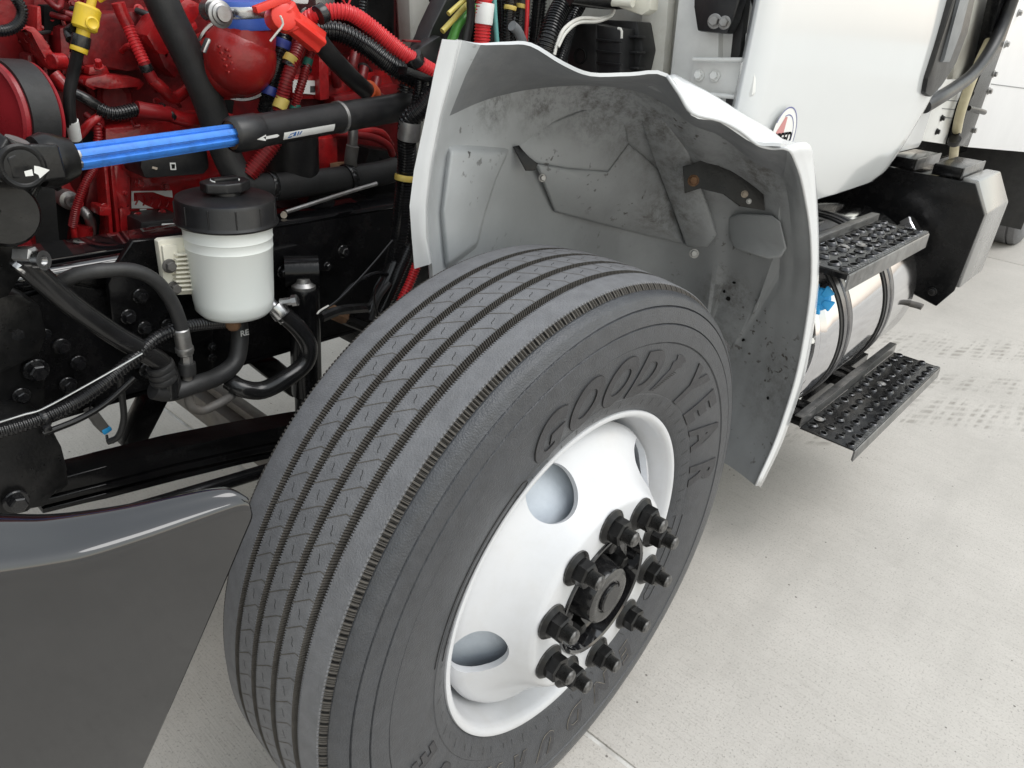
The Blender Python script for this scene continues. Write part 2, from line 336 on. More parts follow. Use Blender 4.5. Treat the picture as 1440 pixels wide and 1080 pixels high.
# ------------------------------------------------------------------ ground: concrete slabs with sealed joints
def concrete_material():
    m = bpy.data.materials.new('concrete'); m.use_nodes = True; t = m.node_tree; n = t.nodes; L = t.links; b = n['Principled BSDF']
    geo = n.new('ShaderNodeNewGeometry')
    def mapping(sc, rz=0.0, loc=(0, 0, 0)):
        q = n.new('ShaderNodeMapping'); q.inputs['Scale'].default_value = sc; q.inputs['Rotation'].default_value = (0, 0, rz); q.inputs['Location'].default_value = loc
        L.new(geo.outputs['Position'], q.inputs['Vector']); return q.outputs[0]
    def noise(vec, sc, det=6, r=.6):
        q = n.new('ShaderNodeTexNoise'); q.inputs['Scale'].default_value = sc; q.inputs['Detail'].default_value = det; q.inputs['Roughness'].default_value = r
        L.new(vec, q.inputs['Vector']); return q.outputs['Fac']
    def ramp(fac, a, bb, ca, cb):
        r = n.new('ShaderNodeValToRGB'); r.color_ramp.elements[0].position = a; r.color_ramp.elements[1].position = bb
        r.color_ramp.elements[0].color = (*ca, 1); r.color_ramp.elements[1].color = (*cb, 1); L.new(fac, r.inputs[0]); return r.outputs[0]
    def mth(op, a, bb=None):
        q = n.new('ShaderNodeMath'); q.operation = op
        for i, v in enumerate((a, bb)):
            if v is None: continue
            if isinstance(v, (int, float)): q.inputs[i].default_value = v
            else: L.new(v, q.inputs[i])
        return q.outputs[0]
    def mix(fac, A, B):
        x = n.new('ShaderNodeMix'); x.data_type = 'RGBA'; L.new(fac, x.inputs['Factor']); L.new(A, x.inputs['A'])
        if isinstance(B, tuple): x.inputs['B'].default_value = (*B, 1)
        else: L.new(B, x.inputs['B'])
        return x.outputs['Result']
    P0 = geo.outputs['Position']
    base = ramp(noise(P0, 1.7, 8, .6), .3, .7, (.47, .445, .41), (.57, .54, .50))
    broom = noise(mapping((260, 9, 1)), 1.0, 4, .7); fine = noise(P0, 190, 4, .7); mid = noise(P0, 34, 5, .6)
    c = mix(ramp(broom, .5, .8, (0, 0, 0), (.4, .4, .4)), base, (.27, .25, .225))
    c = mix(ramp(fine, .55, .68, (0, 0, 0), (.75, .75, .75)), c, (.2, .185, .165))
    c = mix(ramp(mid, .5, .8, (0, 0, 0), (.5, .5, .5)), c, (.56, .535, .495))
    # dusty tread prints of wheels that have rolled over the slab
    sx = n.new('ShaderNodeSeparateXYZ'); L.new(mapping((1, 1, 1), math.radians(-40)), sx.inputs[0])
    def track(center, half, rz, lo, hi):
        s = n.new('ShaderNodeSeparateXYZ'); L.new(mapping((1, 1, 1), rz), s.inputs[0])
        d = mth('ABSOLUTE', mth('SUBTRACT', s.outputs[1], center))
        inside = ramp(mth('DIVIDE', d, half), .75, 1.0, (1, 1, 1), (0, 0, 0))
        lim = mth('MULTIPLY', mth('GREATER_THAN', s.outputs[0], lo), mth('LESS_THAN', s.outputs[0], hi))
        st_ = noise(mapping((3.2, 40, 1), rz + .06), 1.0, 3, .55)
        ribs = n.new('ShaderNodeTexWave'); ribs.bands_direction = 'Y'; ribs.inputs['Scale'].default_value = 6.5; ribs.inputs['Distortion'].default_value = .6
        L.new(mapping((1, 1, 1), rz), ribs.inputs['Vector'])
        a = mth('MULTIPLY', ramp(st_, .47, .62, (0, 0, 0), (1, 1, 1)), ramp(ribs.outputs['Fac'], .2, .6, (.15, .15, .15), (1, 1, 1)))
        return mth('MULTIPLY', mth('MULTIPLY', inside, lim), a)
    rz = math.radians(48)
    tr = mth('MAXIMUM', track(1.63, .15, rz, .2, 4), track(1.92, .1, rz, .2, 4))
    tr = mth('MAXIMUM', tr, track(2.35, .16, rz, .2, 5)); tr = mth('MAXIMUM', tr, track(1.35, .14, math.radians(45), .3, 1.35))
    tr = mth('MULTIPLY', tr, ramp(noise(P0, 5, 4), .3, .6, (.25, .25, .25), (.9, .9, .9)))
    c = mix(tr, c, (.29, .27, .24))
    vo = n.new('ShaderNodeTexVoronoi'); vo.inputs['Scale'].default_value = 26; L.new(P0, vo.inputs['Vector'])
    dots = mth('MULTIPLY', mth('LESS_THAN', vo.outputs['Distance'], .075), mth('GREATER_THAN', noise(P0, 11, 2), .56))
    c = mix(mth('MULTIPLY', dots, .8), c, (.09, .08, .07))
    c = mix(ramp(noise(mapping((40, 5, 1), .15), 1.0, 5, .7), .56, .78, (0, 0, 0), (.22, .22, .22)), c, (.25, .235, .21))
    # broad scuffs
    c = mix(ramp(noise(mapping((.8, 3, 1), .6), 1.6, 6, .65), .52, .75, (0, 0, 0), (.3, .3, .3)), c, (.33, .315, .29))
    L.new(c, b.inputs['Base Color']); b.inputs['Roughness'].default_value = .85
    hgt = mth('ADD', mth('MULTIPLY', broom, .7), mth('ADD', mth('MULTIPLY', fine, .5), mth('MULTIPLY', mid, .4)))
    bp = n.new('ShaderNodeBump'); bp.inputs['Strength'].default_value = .55; bp.inputs['Distance'].default_value = .0025
    L.new(hgt, bp.inputs['Height']); L.new(bp.outputs[0], b.inputs['Normal'])
    MATS['concrete'] = m
concrete_material()
mat('joint_sealant', (.74, .73, .7), .8, col2=(.4, .38, .35), nscale=9, bump=.5, bscale=80)
bm = bmesh.new(); prism_bm(bm, [Vector(q) for q in ((-3000, -3000, -.005), (3000, -3000, -.005), (3000, 3000, -.005), (-3000, 3000, -.005))], Vector((0, 0, -.1)))
ground = bm_link('concrete_ground', bm, 'joint_sealant'); ground['kind'] = 'structure'; ground['label'] = 'pale broom-finished concrete yard under the truck'; ground['category'] = 'concrete'
JX = lambda y: .128 - .026 * (y + .2) / 1.9          # the joint under the front axle
GAP = .006
def slab(x0a, x0b, x1a, x1b, y0, y1):
    bm = bmesh.new()
    prism_bm(bm, [Vector((x0a + GAP, y0 + GAP, 0)), Vector((x1a - GAP, y0 + GAP, 0)), Vector((x1b - GAP, y1 - GAP, 0)), Vector((x0b + GAP, y1 - GAP, 0))], Vector((0, 0, -.05)), .003)
    bm_link('slab', bm, 'concrete', ground, 40)
Y = [-34, -27.4, -21.6, -15.8, -10, -4.2, 1.9, 7.6, 13.4, 19.2, 25]
XO = [-23.2, -17.4, -11.6, -5.8, 0, 5.2, 11.0, 16.8, 22.6, 28.4]
for j in range(len(Y) - 1):
    for i in range(len(XO) - 1):
        slab(JX(Y[j]) + XO[i], JX(Y[j + 1]) + XO[i], JX(Y[j]) + XO[i + 1], JX(Y[j + 1]) + XO[i + 1], Y[j], Y[j + 1])

# ------------------------------------------------------------------ the truck
truck = empty('truck', label='white truck with its hood open, bare front wheel and red engine showing'); truck['category'] = 'truck'

# ---- front wheel
WC = Vector((0, .009, .495))                            # wheel centre, mid-plane of the tyre
wheel = empty('front_wheel', truck)
OUT = Vector((0, -1, 0))
def crown(s): return .511 - .0085 * (abs(s) / .115) ** 2.2
SIDE = [(.1305, .4865), (.1335, .4800), (.1358, .4772), (.1334, .4755), (.1368, .4742), (.1385, .4680), (.1405, .4585), (.1420, .4515), (.1398, .4500), (.1428, .4487), (.1440, .436), (.1446, .4225),
        (.1420, .4208), (.1432, .4195), (.1432, .415), (.1425, .400), (.1410, .385), (.1385, .368), (.1350, .350), (.1310, .334), (.1302, .3325), (.1310, .331), (.1270, .318), (.1215, .306), (.115, .298), (.10, .29)]
def wall_y(r):                                           # sidewall offset at a radius
    for (s0, r0), (s1, r1) in zip(SIDE, SIDE[1:]):
        if r1 <= r <= r0: return s0 + (s1 - s0) * (r0 - r) / max(1e-9, r0 - r1)
    return .13
GR = [-.0665, -.0225, .0225, .0665]; GW, GD = .0056, .0125
PITCH, SUB = 87, 30
def build_tyre():
    N = PITCH * SUB
    cols = []                                            # (function of segment) -> (s, r); material of the strip that follows
    def fixed(s, r): return lambda i: (s, r)
    def edge(s, sign):                                   # groove edge with fine sipes cut into it
        def f(i):
            cut = (i % 3 == 0)
            ss = s + (sign * .0020 if cut else 0)
            return ss, crown(ss) - (.0016 if cut else 0)
        return f
    def shoulder(s, r, ds, dr):                          # shoulder slots
        return lambda i: (s, r) if (i % 5) < 3 else (s + ds, r + dr)
    seq = []
    side_in = [(-a, b) for a, b in SIDE[::-1]]
    for s, r in side_in: seq.append((fixed(s, r), 'tyre_wall'))
    seq[-1] = (seq[-1][0], 'tyre_groove')
    seq.append((shoulder(-.1265, .4935, .004, -.004), 'tyre_groove'))
    seq.append((shoulder(-.1215, .4975, .005, -.006), 'tyre_groove'))
    seq.append((fixed(-.1165, .4995), 'tyre_tread'))
    prev = -.1165
    for g in GR:
        for q in range(1, 5):
            s = prev + (g - GW - .003 - prev) * q / 4; seq.append((fixed(s, crown(s)), 'tyre_tread'))
        seq.append((edge(g - GW, -1), 'tyre_groove'))
        seq.append((fixed(g - GW * .75, crown(g) - GD * .9), 'tyre_groove'))
        seq.append((fixed(g + GW * .75, crown(g) - GD), 'tyre_groove'))
        seq.append((edge(g + GW, 1), 'tyre_tread'))
        prev = g + GW + .003; seq.append((fixed(prev, crown(prev)), 'tyre_tread'))
    for q in range(1, 5):
        s = prev + (.1060 - prev) * q / 4; seq.append((fixed(s, crown(s)), 'tyre_tread'))
    seq.append((shoulder(.1075, .5025, -.0014, -.0032), 'tyre_groove'))
    seq.append((shoulder(.1108, .5000, -.002, -.0048), 'tyre_groove'))
    seq.append((shoulder(.1136, .4970, -.002, -.0035), 'tyre_groove'))
    seq.append((fixed(.1150, .4948), 'tyre_wall')); seq.append((fixed(.1175, .4952), 'tyre_wall')); seq.append((fixed(.1215, .4935), 'tyre_wall')); seq.append((fixed(.1265, .4905), 'tyre_wall'))
    for s, r in SIDE: seq.append((fixed(s, r), 'tyre_wall'))
    names = ['tyre_tread', 'tyre_wall', 'tyre_groove', 'sipe_dark']
    K = len(seq); verts = []; faces = []; mi = []
    for i in range(N):
        a = 2 * math.pi * i / N; sa, ca = math.sin(a), math.cos(a)
        for f, _ in seq:
            s, r = f(i); verts.append((WC.x + r * sa, WC.y - s, WC.z + r * ca))
    for i in range(N):
        j = (i + 1) % N
        for k in range(K - 1):
            faces.append((i * K + k, i * K + k + 1, j * K + k + 1, j * K + k)); mi.append(3 if (seq[k][1] == 'tyre_groove' and i % 3 == 0 and 30 < k < K - 30) else names.index(seq[k][1]))
    # cross sipes: a Z-shaped cut from groove to groove and a short S-shaped cut in every block
    def strip(pts, wid, mm=3):
        base = len(verts)
        for k, (s, t) in enumerate(pts):
            s0, t0 = pts[max(0, k - 1)]; s1, t1 = pts[min(len(pts) - 1, k + 1)]
            ds, dt = s1 - s0, t1 - t0; ln = math.hypot(ds, dt) or 1; ns, nt2 = -dt / ln * wid / 2, ds / ln * wid / 2
            for sg in (1, -1):
                ss, tt = s + sg * ns, t + sg * nt2; r = crown(ss) + .0003; a = tt / .51
                verts.append((WC.x + r * math.sin(a), WC.y - ss, WC.z + r * math.cos(a)))
        for k in range(len(pts) - 1):
            faces.append((base + 2 * k, base + 2 * k + 1, base + 2 * k + 3, base + 2 * k + 2)); mi.append(mm)
    circ = 2 * math.pi * .51; pl = circ / PITCH
    for ri in range(3):
        s0, s1 = GR[ri] + GW + .0004, GR[ri + 1] - GW - .0004; mid = (s0 + s1) / 2
        for p in range(PITCH):
            t = (p + (0.0, .33, .66)[ri] + random.uniform(-.02, .02)) * pl
            w_ = s1 - s0
            strip([(s0, t - .0102), (s0 + w_ * .1, t - .0088), (s0 + w_ * .4, t - .0016), (s0 + w_ * .76, t + .0070), (s1, t + (.0074 if ri != 1 else .0105))], .0015, 2)
            t += pl * .5
            strip([(mid + .0028, t - .0060), (mid + .0002, t - .0030), (mid - .0002, t + .0022), (mid - .0026, t + .0056)], .0009)
    me = bpy.data.meshes.new('tyre'); me.from_pydata(verts, [], faces)
    me.polygons.foreach_set('material_index', mi)
    o = link('tyre', me, names, wheel, 32); return o
build_tyre()

def on_wall(phi, r, h=0.0):
    """point on the outer sidewall: clock angle, radius, height above the rubber"""
    s = wall_y(r) + h
    return Vector((WC.x + r * math.sin(phi), WC.y - s, WC.z + r * math.cos(phi)))
def wall_text(s, phi0, r0, size, sx, shear, offset, h, m, name, outline=0.0, stripes=False, phase=0.0):
    me = text_geo(s, size, shear, offset, extrude=.0 if outline else 1.0, outline=outline)
    bm = bmesh.new(); bm.from_mesh(me)
    if not outline:
        bmesh.ops.triangulate(bm, faces=bm.faces)
        for _ in range(2):
            es = [e for e in bm.edges if e.calc_length() > .012 and abs(e.verts[0].co.z - e.verts[1].co.z) < .5]
            if es: bmesh.ops.subdivide_edges(bm, edges=es, cuts=1)
    for v in bm.verts:
        r = r0 + v.co.y; phi = phi0 + v.co.x * sx / r0
        v.co = on_wall(phi, r, (v.co.z * .8 + h) if outline else (h if v.co.z > 0 else -.002))
    return bm_link(name, bm, m, wheel, 25)
D = math.radians
for ch, ph in zip('GOODYEAR', (-25.5, -13.2, -1.0, 10.6, 37.5, 50.5, 63.5, 79.5)):
    wall_text(ch, D(ph), .367, .098, .86, .32, .0046, .0020, 'tyre_letter', 'sidewall_letter')
    wall_text(ch, D(ph), .367, .098, .86, .32, .0046, .0014, 'sipe_dark', 'letter_outline', outline=.0007)
# winged foot between the D and the Y, with striped sandal
def wall_poly(pts, phi0, r0, h, m, name):
    bm = bmesh.new(); top = [bm.verts.new(on_wall(phi0 + x / r0, r0 + y, h)) for x, y in pts]; bot = [bm.verts.new(on_wall(phi0 + x / r0, r0 + y, -.002)) for x, y in pts]
    bm.faces.new(top); n_ = len(pts)
    for k in range(n_): bm.faces.new((top[k], top[(k + 1) % n_], bot[(k + 1) % n_], bot[k]))
    return bm_link(name, bm, m, wheel, 25)
foot = [(-.034, -.036), (-.018, -.030), (-.004, -.014), (.006, -.004), (.012, .008), (.026, .013), (.022, .019), (.030, .024), (.020, .029), (.008, .032), (-.006, .030), (-.002, .022), (-.010, .016), (-.008, .004), (-.016, -.008), (-.026, -.024)]
wall_poly(foot, D(23.5), .374, .0016, 'tyre_letter', 'winged_foot_emblem')
bm = bmesh.new()
for k in range(13):
    t = k / 12; a = Vector((-.031 + .036 * t, -.035 + .036 * t)); dx = .010 + .006 * t
    q = [on_wall(D(23.5) + (a.x + u_) / .374, .374 + a.y + v_, .002) for u_, v_ in ((0, 0), (dx * .8, -.0005), (dx * .8, .0008), (0, .0012))]
    bm.faces.new([bm.verts.new(v_) for v_ in q])
bm_link('emblem_stripes', bm, 'sipe_dark', wheel)
for k, ch in enumerate('ENDURANCE'):
    wall_text(ch, D(146 + k * 13.2), .366, .062, .98, .25, .0024, .0015, 'tyre_letter', 'sidewall_letter')
    wall_text(ch, D(146 + k * 13.2), .366, .062, .98, .25, .0024, .0010, 'letter_edge' if k < 6 else 'sipe_dark', 'letter_outline', outline=.0006)
# small mould ticks near the bead
bm = bmesh.new()
for k in range(60):
    ph = D(k * 6 + random.uniform(-1, 1)); r = .312; ln = random.uniform(.008, .016)
    q = [on_wall(ph, r, .0006), on_wall(ph + .003, r, .0006), on_wall(ph + .003 - .01, r + ln, .0006), on_wall(ph - .01, r + ln, .0006)]
    bm.faces.new([bm.verts.new(v_) for v_ in q])
bm_link('mould_ticks', bm, 'sipe_dark', wheel)
# raised wear bar outlines on the bead side
for ph0, ph1 in ((-82, -34), (96, 128)):
    bm = bmesh.new(); n_ = 40; ring = []
    for k in range(n_ + 1): ring.append((D(ph0 + (ph1 - ph0) * k / n_), .338))
    ring += [(D(ph1 + 1.2), .332), (D(ph1 + 1.4), .326)]
    for k in range(n_, -1, -1): ring.append((D(ph0 + (ph1 - ph0) * k / n_), .319))
    pts = [on_wall(a, r, .0004) for a, r in ring]
    sweep(bm, pts, [.0006] * len(pts), 5); bm_link('bead_rib', bm, 'sipe_dark', wheel, 40)

# rim: flange, barrel and pressed disc with five hand holes
def build_rim():
    prof = [(.1200 - .009 + .009, .2890), (.1215, .2935), (.1205, .2975), (.1170, .2990), (.1120, .2985), (.1050, .2945), (.1040, .2900), (.10, .2865), (-.10, .2865), (-.105, .2945), (-.115, .299), (-.12, .295), (-.115, .288), (-.105, .283), (-.09, .279),
            (-.05, .262), (.03, .258), (.06, .262), (.085, .275), (.105, .2815), (.115, .2845)]
    lathe('rim_barrel', WC, OUT, [(s - .002, r) for s, r in prof], 'white_wheel', wheel, 128, 40, closed=True)
    # disc: outer skin from the bolt face down to the barrel, then back along an inner skin
    o = [(.1720, .1100), (.1740, .1125), (.1740, .1640), (.1722, .1700), (.1650, .1765), (.1520, .1850), (.1350, .1985), (.1190, .2150), (.1060, .2320), (.0970, .2460), (.0900, .2555), (.0780, .2615)]
    i = [(.0680, .2605), (.0800, .2500), (.0880, .2380), (.0970, .2260), (.1090, .2100), (.1250, .1930), (.1420, .1790), (.1570, .1680), (.1620, .1600), (.1620, .1125)]
    bm = bmesh.new(); lathe_bm(bm, WC, OUT, o + i, 160, closed=True)
    bmesh.ops.recalc_face_normals(bm, faces=bm.faces)
    me = bpy.data.meshes.new('rim_disc'); bm.to_mesh(me); bm.free()
    ob = link('rim_disc', me, 'white_wheel', wheel, 50)
    cb = bmesh.new()
    for k in range(5):
        ph = D(-23.5 + 72 * k); rr = .2235
        c = Vector((WC.x + rr * math.sin(ph), WC.y - .11, WC.z + rr * math.cos(ph)))
        rad = Vector((math.sin(ph), 0, math.cos(ph))); n_ = (OUT * .80 + rad * .60).normalized()
        u, v = frame_of(n_); A = [cb.verts.new(c + n_ * -.05 + (u * math.cos(t * math.pi / 24) + v * math.sin(t * math.pi / 24)) * .0450) for t in range(48)]
        B = [cb.verts.new(q.co + n_ * .11) for q in A]
        cb.faces.new(A[::-1]); cb.faces.new(B)
        for t in range(48): cb.faces.new((A[t], A[(t + 1) % 48], B[(t + 1) % 48], B[t]))
    bmesh.ops.recalc_face_normals(cb, faces=cb.faces)
    cm = bpy.data.meshes.new('cut'); cb.to_mesh(cm); cb.free(); co = bpy.data.objects.new('cut', cm); C.objects.link(co)
    md = ob.modifiers.new('holes', 'BOOLEAN'); md.object = co; md.operation = 'DIFFERENCE'; md.solver = 'EXACT'
    bpy.context.view_layer.update()
    res = bpy.data.meshes.new_from_object(ob.evaluated_get(bpy.context.evaluated_depsgraph_get()))
    ob.modifiers.clear(); ob.data = res; bpy.data.objects.remove(co)
    for p in res.polygons: p.use_smooth = True
    res.set_sharp_from_angle(angle=D(38))
build_rim()
# brake drum seen through the hand holes, hub and cap
lathe('brake_drum', WC, OUT, [(.10, 0), (.118, .15), (.108, .175), (.092, .193), (.078, .209), (.066, .2265), (.058, .238), (.03, .243), (-.02, .243), (-.10, .243), (-.10, .1)], 'drum_grey', wheel, 64)
lathe('hub_flange', WC, OUT, [(.10, 0), (.118, .03), (.128, .06), (.148, .085), (.152, .098), (.176, .104), (.1785, .1075), (.1775, .1105), (.165, .1115), (.1, .1115)], 'black_gloss', wheel, 64)
lathe('hub_cap', WC, OUT, [(.11, .0585), (.135, .0575), (.180, .0500), (.1845, .0485), (.1875, .0450), (.1885, .0400), (.1865, .0290), (.1845, .0280), (.1845, .0255), (.1910, .0245), (.1930, .0220), (.1930, 0)], 'bolt_black', wheel, 40)
lathe('cap_face', WC, OUT, [(.1846, .0492), (.1880, .0455), (.1890, .0400), (.1870, .0295)], 'cap_worn', wheel, 40)
for k in range(6):
    a = D(20 + 60 * k); c = WC + OUT * .14 + Vector((math.sin(a), 0, math.cos(a))) * .076
    lathe('hub_bolt', c, OUT, [(0, .0155), (.012, .0155), (.016, .013), (.024, .011), (.026, .008), (.026, 0)], 'cast_black', wheel, 6 if k % 2 else 18)
# flanged wheel nuts on their studs (one mesh, ten copies)
def nut_mesh():
    bm = bmesh.new()
    lathe_bm(bm, Vector((0, 0, 0)), OUT, [(0, .0), (0, .0285), (.0032, .0285), (.0095, .0225), (.0095, 0)], 28)
    def ring(s, r, n_=6, o=0): return [bm.verts.new(Vector((math.sin(o + 2 * math.pi * k / n_) * r, -s, math.cos(o + 2 * math.pi * k / n_) * r))) for k in range(n_)]
    rs = [ring(.006, .0208), ring(.0255, .0208), ring(.0282, .0178)]
    for A, B in zip(rs, rs[1:]):
        for k in range(6): bm.faces.new((A[k], A[(k + 1) % 6], B[(k + 1) % 6], B[k]))
    bm.faces.new(rs[-1][::-1])
    pr = [(.0270, .0122)]
    s = .0282
    while s < .043: pr += [(s, .0122), (s + .0007, .0114), (s + .0014, .0122)]; s += .0016
    pr += [(.0450, .0118), (.0480, .0092), (.0480, 0)]
    lathe_bm(bm, Vector((0, 0, 0)), OUT, pr, 18)
    bmesh.ops.recalc_face_normals(bm, faces=bm.faces)
    me = bpy.data.meshes.new('lug_nut'); bm.to_mesh(me); bm.free(); me.materials.append(MATS['cast_black']); me.materials.append(MATS['nut_worn'])
    for p in me.polygons:
        p.use_smooth = True; r_ = math.hypot(p.center.x, p.center.z)
        if p.center.y < -.046 or (.0262 < -p.center.y < .0282 and r_ > .0175) or (-p.center.y < .004 and r_ > .026): p.material_index = 1
    me.set_sharp_from_angle(angle=D(30)); return me
nm = nut_mesh()
for k in range(10):
    a = D(30.8 + 36 * k)
    o = bpy.data.objects.new('lug_nut', nm); C.objects.link(o); o.parent = wheel
    o.location = WC + OUT * .174 + Vector((math.sin(a), 0, math.cos(a))) * .14288; o.rotation_euler = (0, random.uniform(0, 1), 0); o.scale = (1.02, 1.0, 1.02)
# second, inner side of the axle: backing plate and axle beam
lathe('axle_hub', WC, OUT, [(-.10, .0), (-.10, .2), (-.13, .2), (-.14, .1), (-.25, .07), (-.25, 0)], 'cast_black', wheel, 32)

# ------------------------------------------------------------------ wheel-arch panel behind the tyre (white outside, grey inside)
arch = empty('wheel_arch_panel', truck)
def Q(px, py, y=None, x=None): return P(px, py, y=y, x=x)
# columns run round the arch from its front edge to the foot behind the tyre; rows from the free edge inwards
ARCH = [
 [Q(622,55,.200), Q(611,100,.205), Q(598,165,.210), Q(582,240,.215), Q(576,290,.218), Q(579,335,.220), Q(583,378,.222)],
 [Q(645,57,.188), Q(633,105,.193), Q(616,165,.198), Q(601,240,.203), Q(596,290,.206), Q(597,335,.208), Q(604,372,.212)],
 [Q(650,57,.196), Q(638,105,.202), Q(621,165,.207), Q(607,240,.212), Q(601,290,.216), Q(602,335,.220), Q(608,374,.224)],
 [Q(676,63,.180), Q(655,105,.205), Q(632,163,.232), Q(620,225,.250), Q(614,290,.250), Q(613,350,.250), Q(616,420,.250)],
 [Q(712,63,.155), Q(690,105,.205), Q(682,141,.262), Q(678,215,.262), Q(672,290,.270), Q(668,360,.272), Q(672,440,.275)],
 [Q(746,65,.130), Q(738,100,.190), Q(738,127,.270), Q(740,205,.268), Q(738,290,.285), Q(736,360,.29), Q(740,450,.29)],
 [Q(790,91,.090), Q(790,108,.150), Q(795,121,.250), Q(800,200,.262), Q(800,290,.285), Q(800,370,.29), Q(800,450,.29)],
 [Q(830,107,.055), Q(832,113,.110), Q(838,121,.215), Q(850,195,.235), Q(855,290,.262), Q(858,370,.268), Q(858,450,.27)],
 [Q(885,107,.025), Q(885,114,.070), Q(886,126,.165), Q(900,195,.190), Q(912,290,.215), Q(915,370,.222), Q(910,460,.23)],
 [Q(936,108,-.010), Q(930,120,.030), Q(928,142,.105), Q(945,200,.130), Q(960,290,.148), Q(962,370,.155), Q(958,470,.15)],
 [Q(972,162,-.045), Q(972,166,-.010), Q(974,176,.050), Q(985,225,.072), Q(1000,290,.082), Q(1003,370,.082), Q(990,480,.075)],
 [Q(1012,172,-.070), Q(1012,178,-.040), Q(1014,192,.010), Q(1022,240,.030), Q(1034,300,.036), Q(1034,380,.034), Q(994,475,.05)],
 [Q(1062,203,-.110), Q(1062,212,-.082), Q(1062,230,-.042), Q(1064,270,x=.560), Q(1066,325,x=.618), Q(1056,400,x=.680), Q(1002,488,.03)],
 [Q(1107,211,-.150), Q(1106,226,-.122), Q(1101,252,-.095), Q(1096,290,x=.548), Q(1090,345,x=.605), Q(1068,425,x=.685), Q(1012,505,.0)],
]
EDGE = [P(a, b, y=-.15) for a, b in ((1107,211),(1128,262),(1139,330),(1140,400),(1131,470),(1119,530),(1104,580),(1087,628),(1062,683))]
def rear_x(z):
    """fore-aft position of the hanging rear panel at a height"""
    if z >= EDGE[0].z: return EDGE[0].x
    for a, b in zip(EDGE, EDGE[1:]):
        if b.z <= z <= a.z: return a.x + (b.x - a.x) * (a.z - z) / (a.z - b.z)
    return EDGE[-1].x
ARCH[-3][-1] = Vector((rear_x(.70) + .045, .09, .70)); ARCH[-2][-1] = Vector((rear_x(.68) + .045, .06, .68)); ARCH[-1][-1] = Vector((rear_x(.66) + .045, .03, .66))
ARCH[-3][-2] = Vector((rear_x(.84) + .045, .055, .84)); ARCH[-2][-2] = Vector((rear_x(.82) + .045, .02, .82)); ARCH[-1][-2] = Vector((rear_x(.80) + .042, -.02, .80))
for e_, zb, yb in zip(EDGE[1:], (.64, .61, .58, .55, .52, .48, .44, .40), (.03, .03, .03, .03, .03, .03, .03, .03)):
    col = [e_.copy()]
    for t in (.10, .25, .45, .65, .85, 1.0):
        y_ = -.15 + (yb + .15) * t; z_ = e_.z + (zb - e_.z) * t
        col.append(Vector((rear_x(z_) + .045 * math.sin(math.pi / 2 * min(1, t / .8)), y_, z_)))
    ARCH.append(col)
def grid_interp(G, su, sv, lin=False):
    """Catmull-Rom refinement of a control grid"""
    def line(pts, s):
        out = []; p = [pts[0] * 2 - pts[1]] + pts + [pts[-1] * 2 - pts[-2]]
        for i in range(1, len(p) - 2):
            for k in range(s):
                t = k / s; a, b, c, d = p[i - 1], p[i], p[i + 1], p[i + 2]
                out.append(.5 * ((2 * b) + (c - a) * t + (2 * a - 5 * b + 4 * c - d) * t * t + (3 * b - a - 3 * c + d) * t ** 3))
        out.append(pts[-1].copy()); return out
    def linear(pts, s):
        return [a.lerp(b, k / s) for a, b in zip(pts, pts[1:]) for k in range(s)] + [pts[-1].copy()]
    rows = [(linear if lin else line)(col, sv) for col in G]
    cols = [line([rows[i][j] for i in range(len(rows))], su) for j in range(len(rows[0]))]
    return [[cols[j][i] for j in range(len(cols))] for i in range(len(cols[0]))]
def shell(name, G, thick, side, m_in, m_out, parent, smooth=45, white_cols=0, lip=None):
    """open sheet with real thickness; side = world direction that is 'behind' the inner face"""
    nu, nv = len(G), len(G[0]); bm = bmesh.new()
    A = [[bm.verts.new(G[i][j]) for j in range(nv)] for i in range(nu)]
    N = [[None] * nv for _ in range(nu)]
    for i in range(nu):
        for j in range(nv):
            du = G[min(i + 1, nu - 1)][j] - G[max(i - 1, 0)][j]; dv = G[i][min(j + 1, nv - 1)] - G[i][max(j - 1, 0)]
            n_ = du.cross(dv); n_ = n_.normalized() if n_.length > 1e-12 else Vector(side)
            to = (G[i][j] - CAMREF)
            if n_.dot(to) < 0: n_ = -n_
            N[i][j] = n_
    B = [[bm.verts.new(G[i][j] + N[i][j] * thick) for j in range(nv)] for i in range(nu)]
    def quad(a, b, c, d, mi):
        f = bm.faces.new((a, b, c, d)); f.material_index = mi
    for i in range(nu - 1):
        for j in range(nv - 1):
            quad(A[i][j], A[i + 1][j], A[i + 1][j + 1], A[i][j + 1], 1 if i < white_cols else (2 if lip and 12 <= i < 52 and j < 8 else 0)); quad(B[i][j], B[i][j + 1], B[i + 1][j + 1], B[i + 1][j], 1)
    for i in range(nu - 1):
        quad(A[i][0], B[i][0], B[i + 1][0], A[i + 1][0], 1); quad(A[i][-1], A[i + 1][-1], B[i + 1][-1], B[i][-1], 1)
    for j in range(nv - 1):
        quad(A[0][j], A[0][j + 1], B[0][j + 1], B[0][j], 1); quad(A[-1][j], B[-1][j], B[-1][j + 1], A[-1][j + 1], 1)
    return bm_link(name, bm, [m_in, m_out] + ([lip] if lip else []), parent, smooth)
CAMREF = Vector((-.1, -.3, .8))          # a point inside the wheel housing: the inner face looks towards it
AG = grid_interp(ARCH, 4, 4, True)
shell('inner_liner', AG, .005, (0, 1, 0), 'liner_grey', 'white_paint', arch, 22, 8, 'lip_grey')
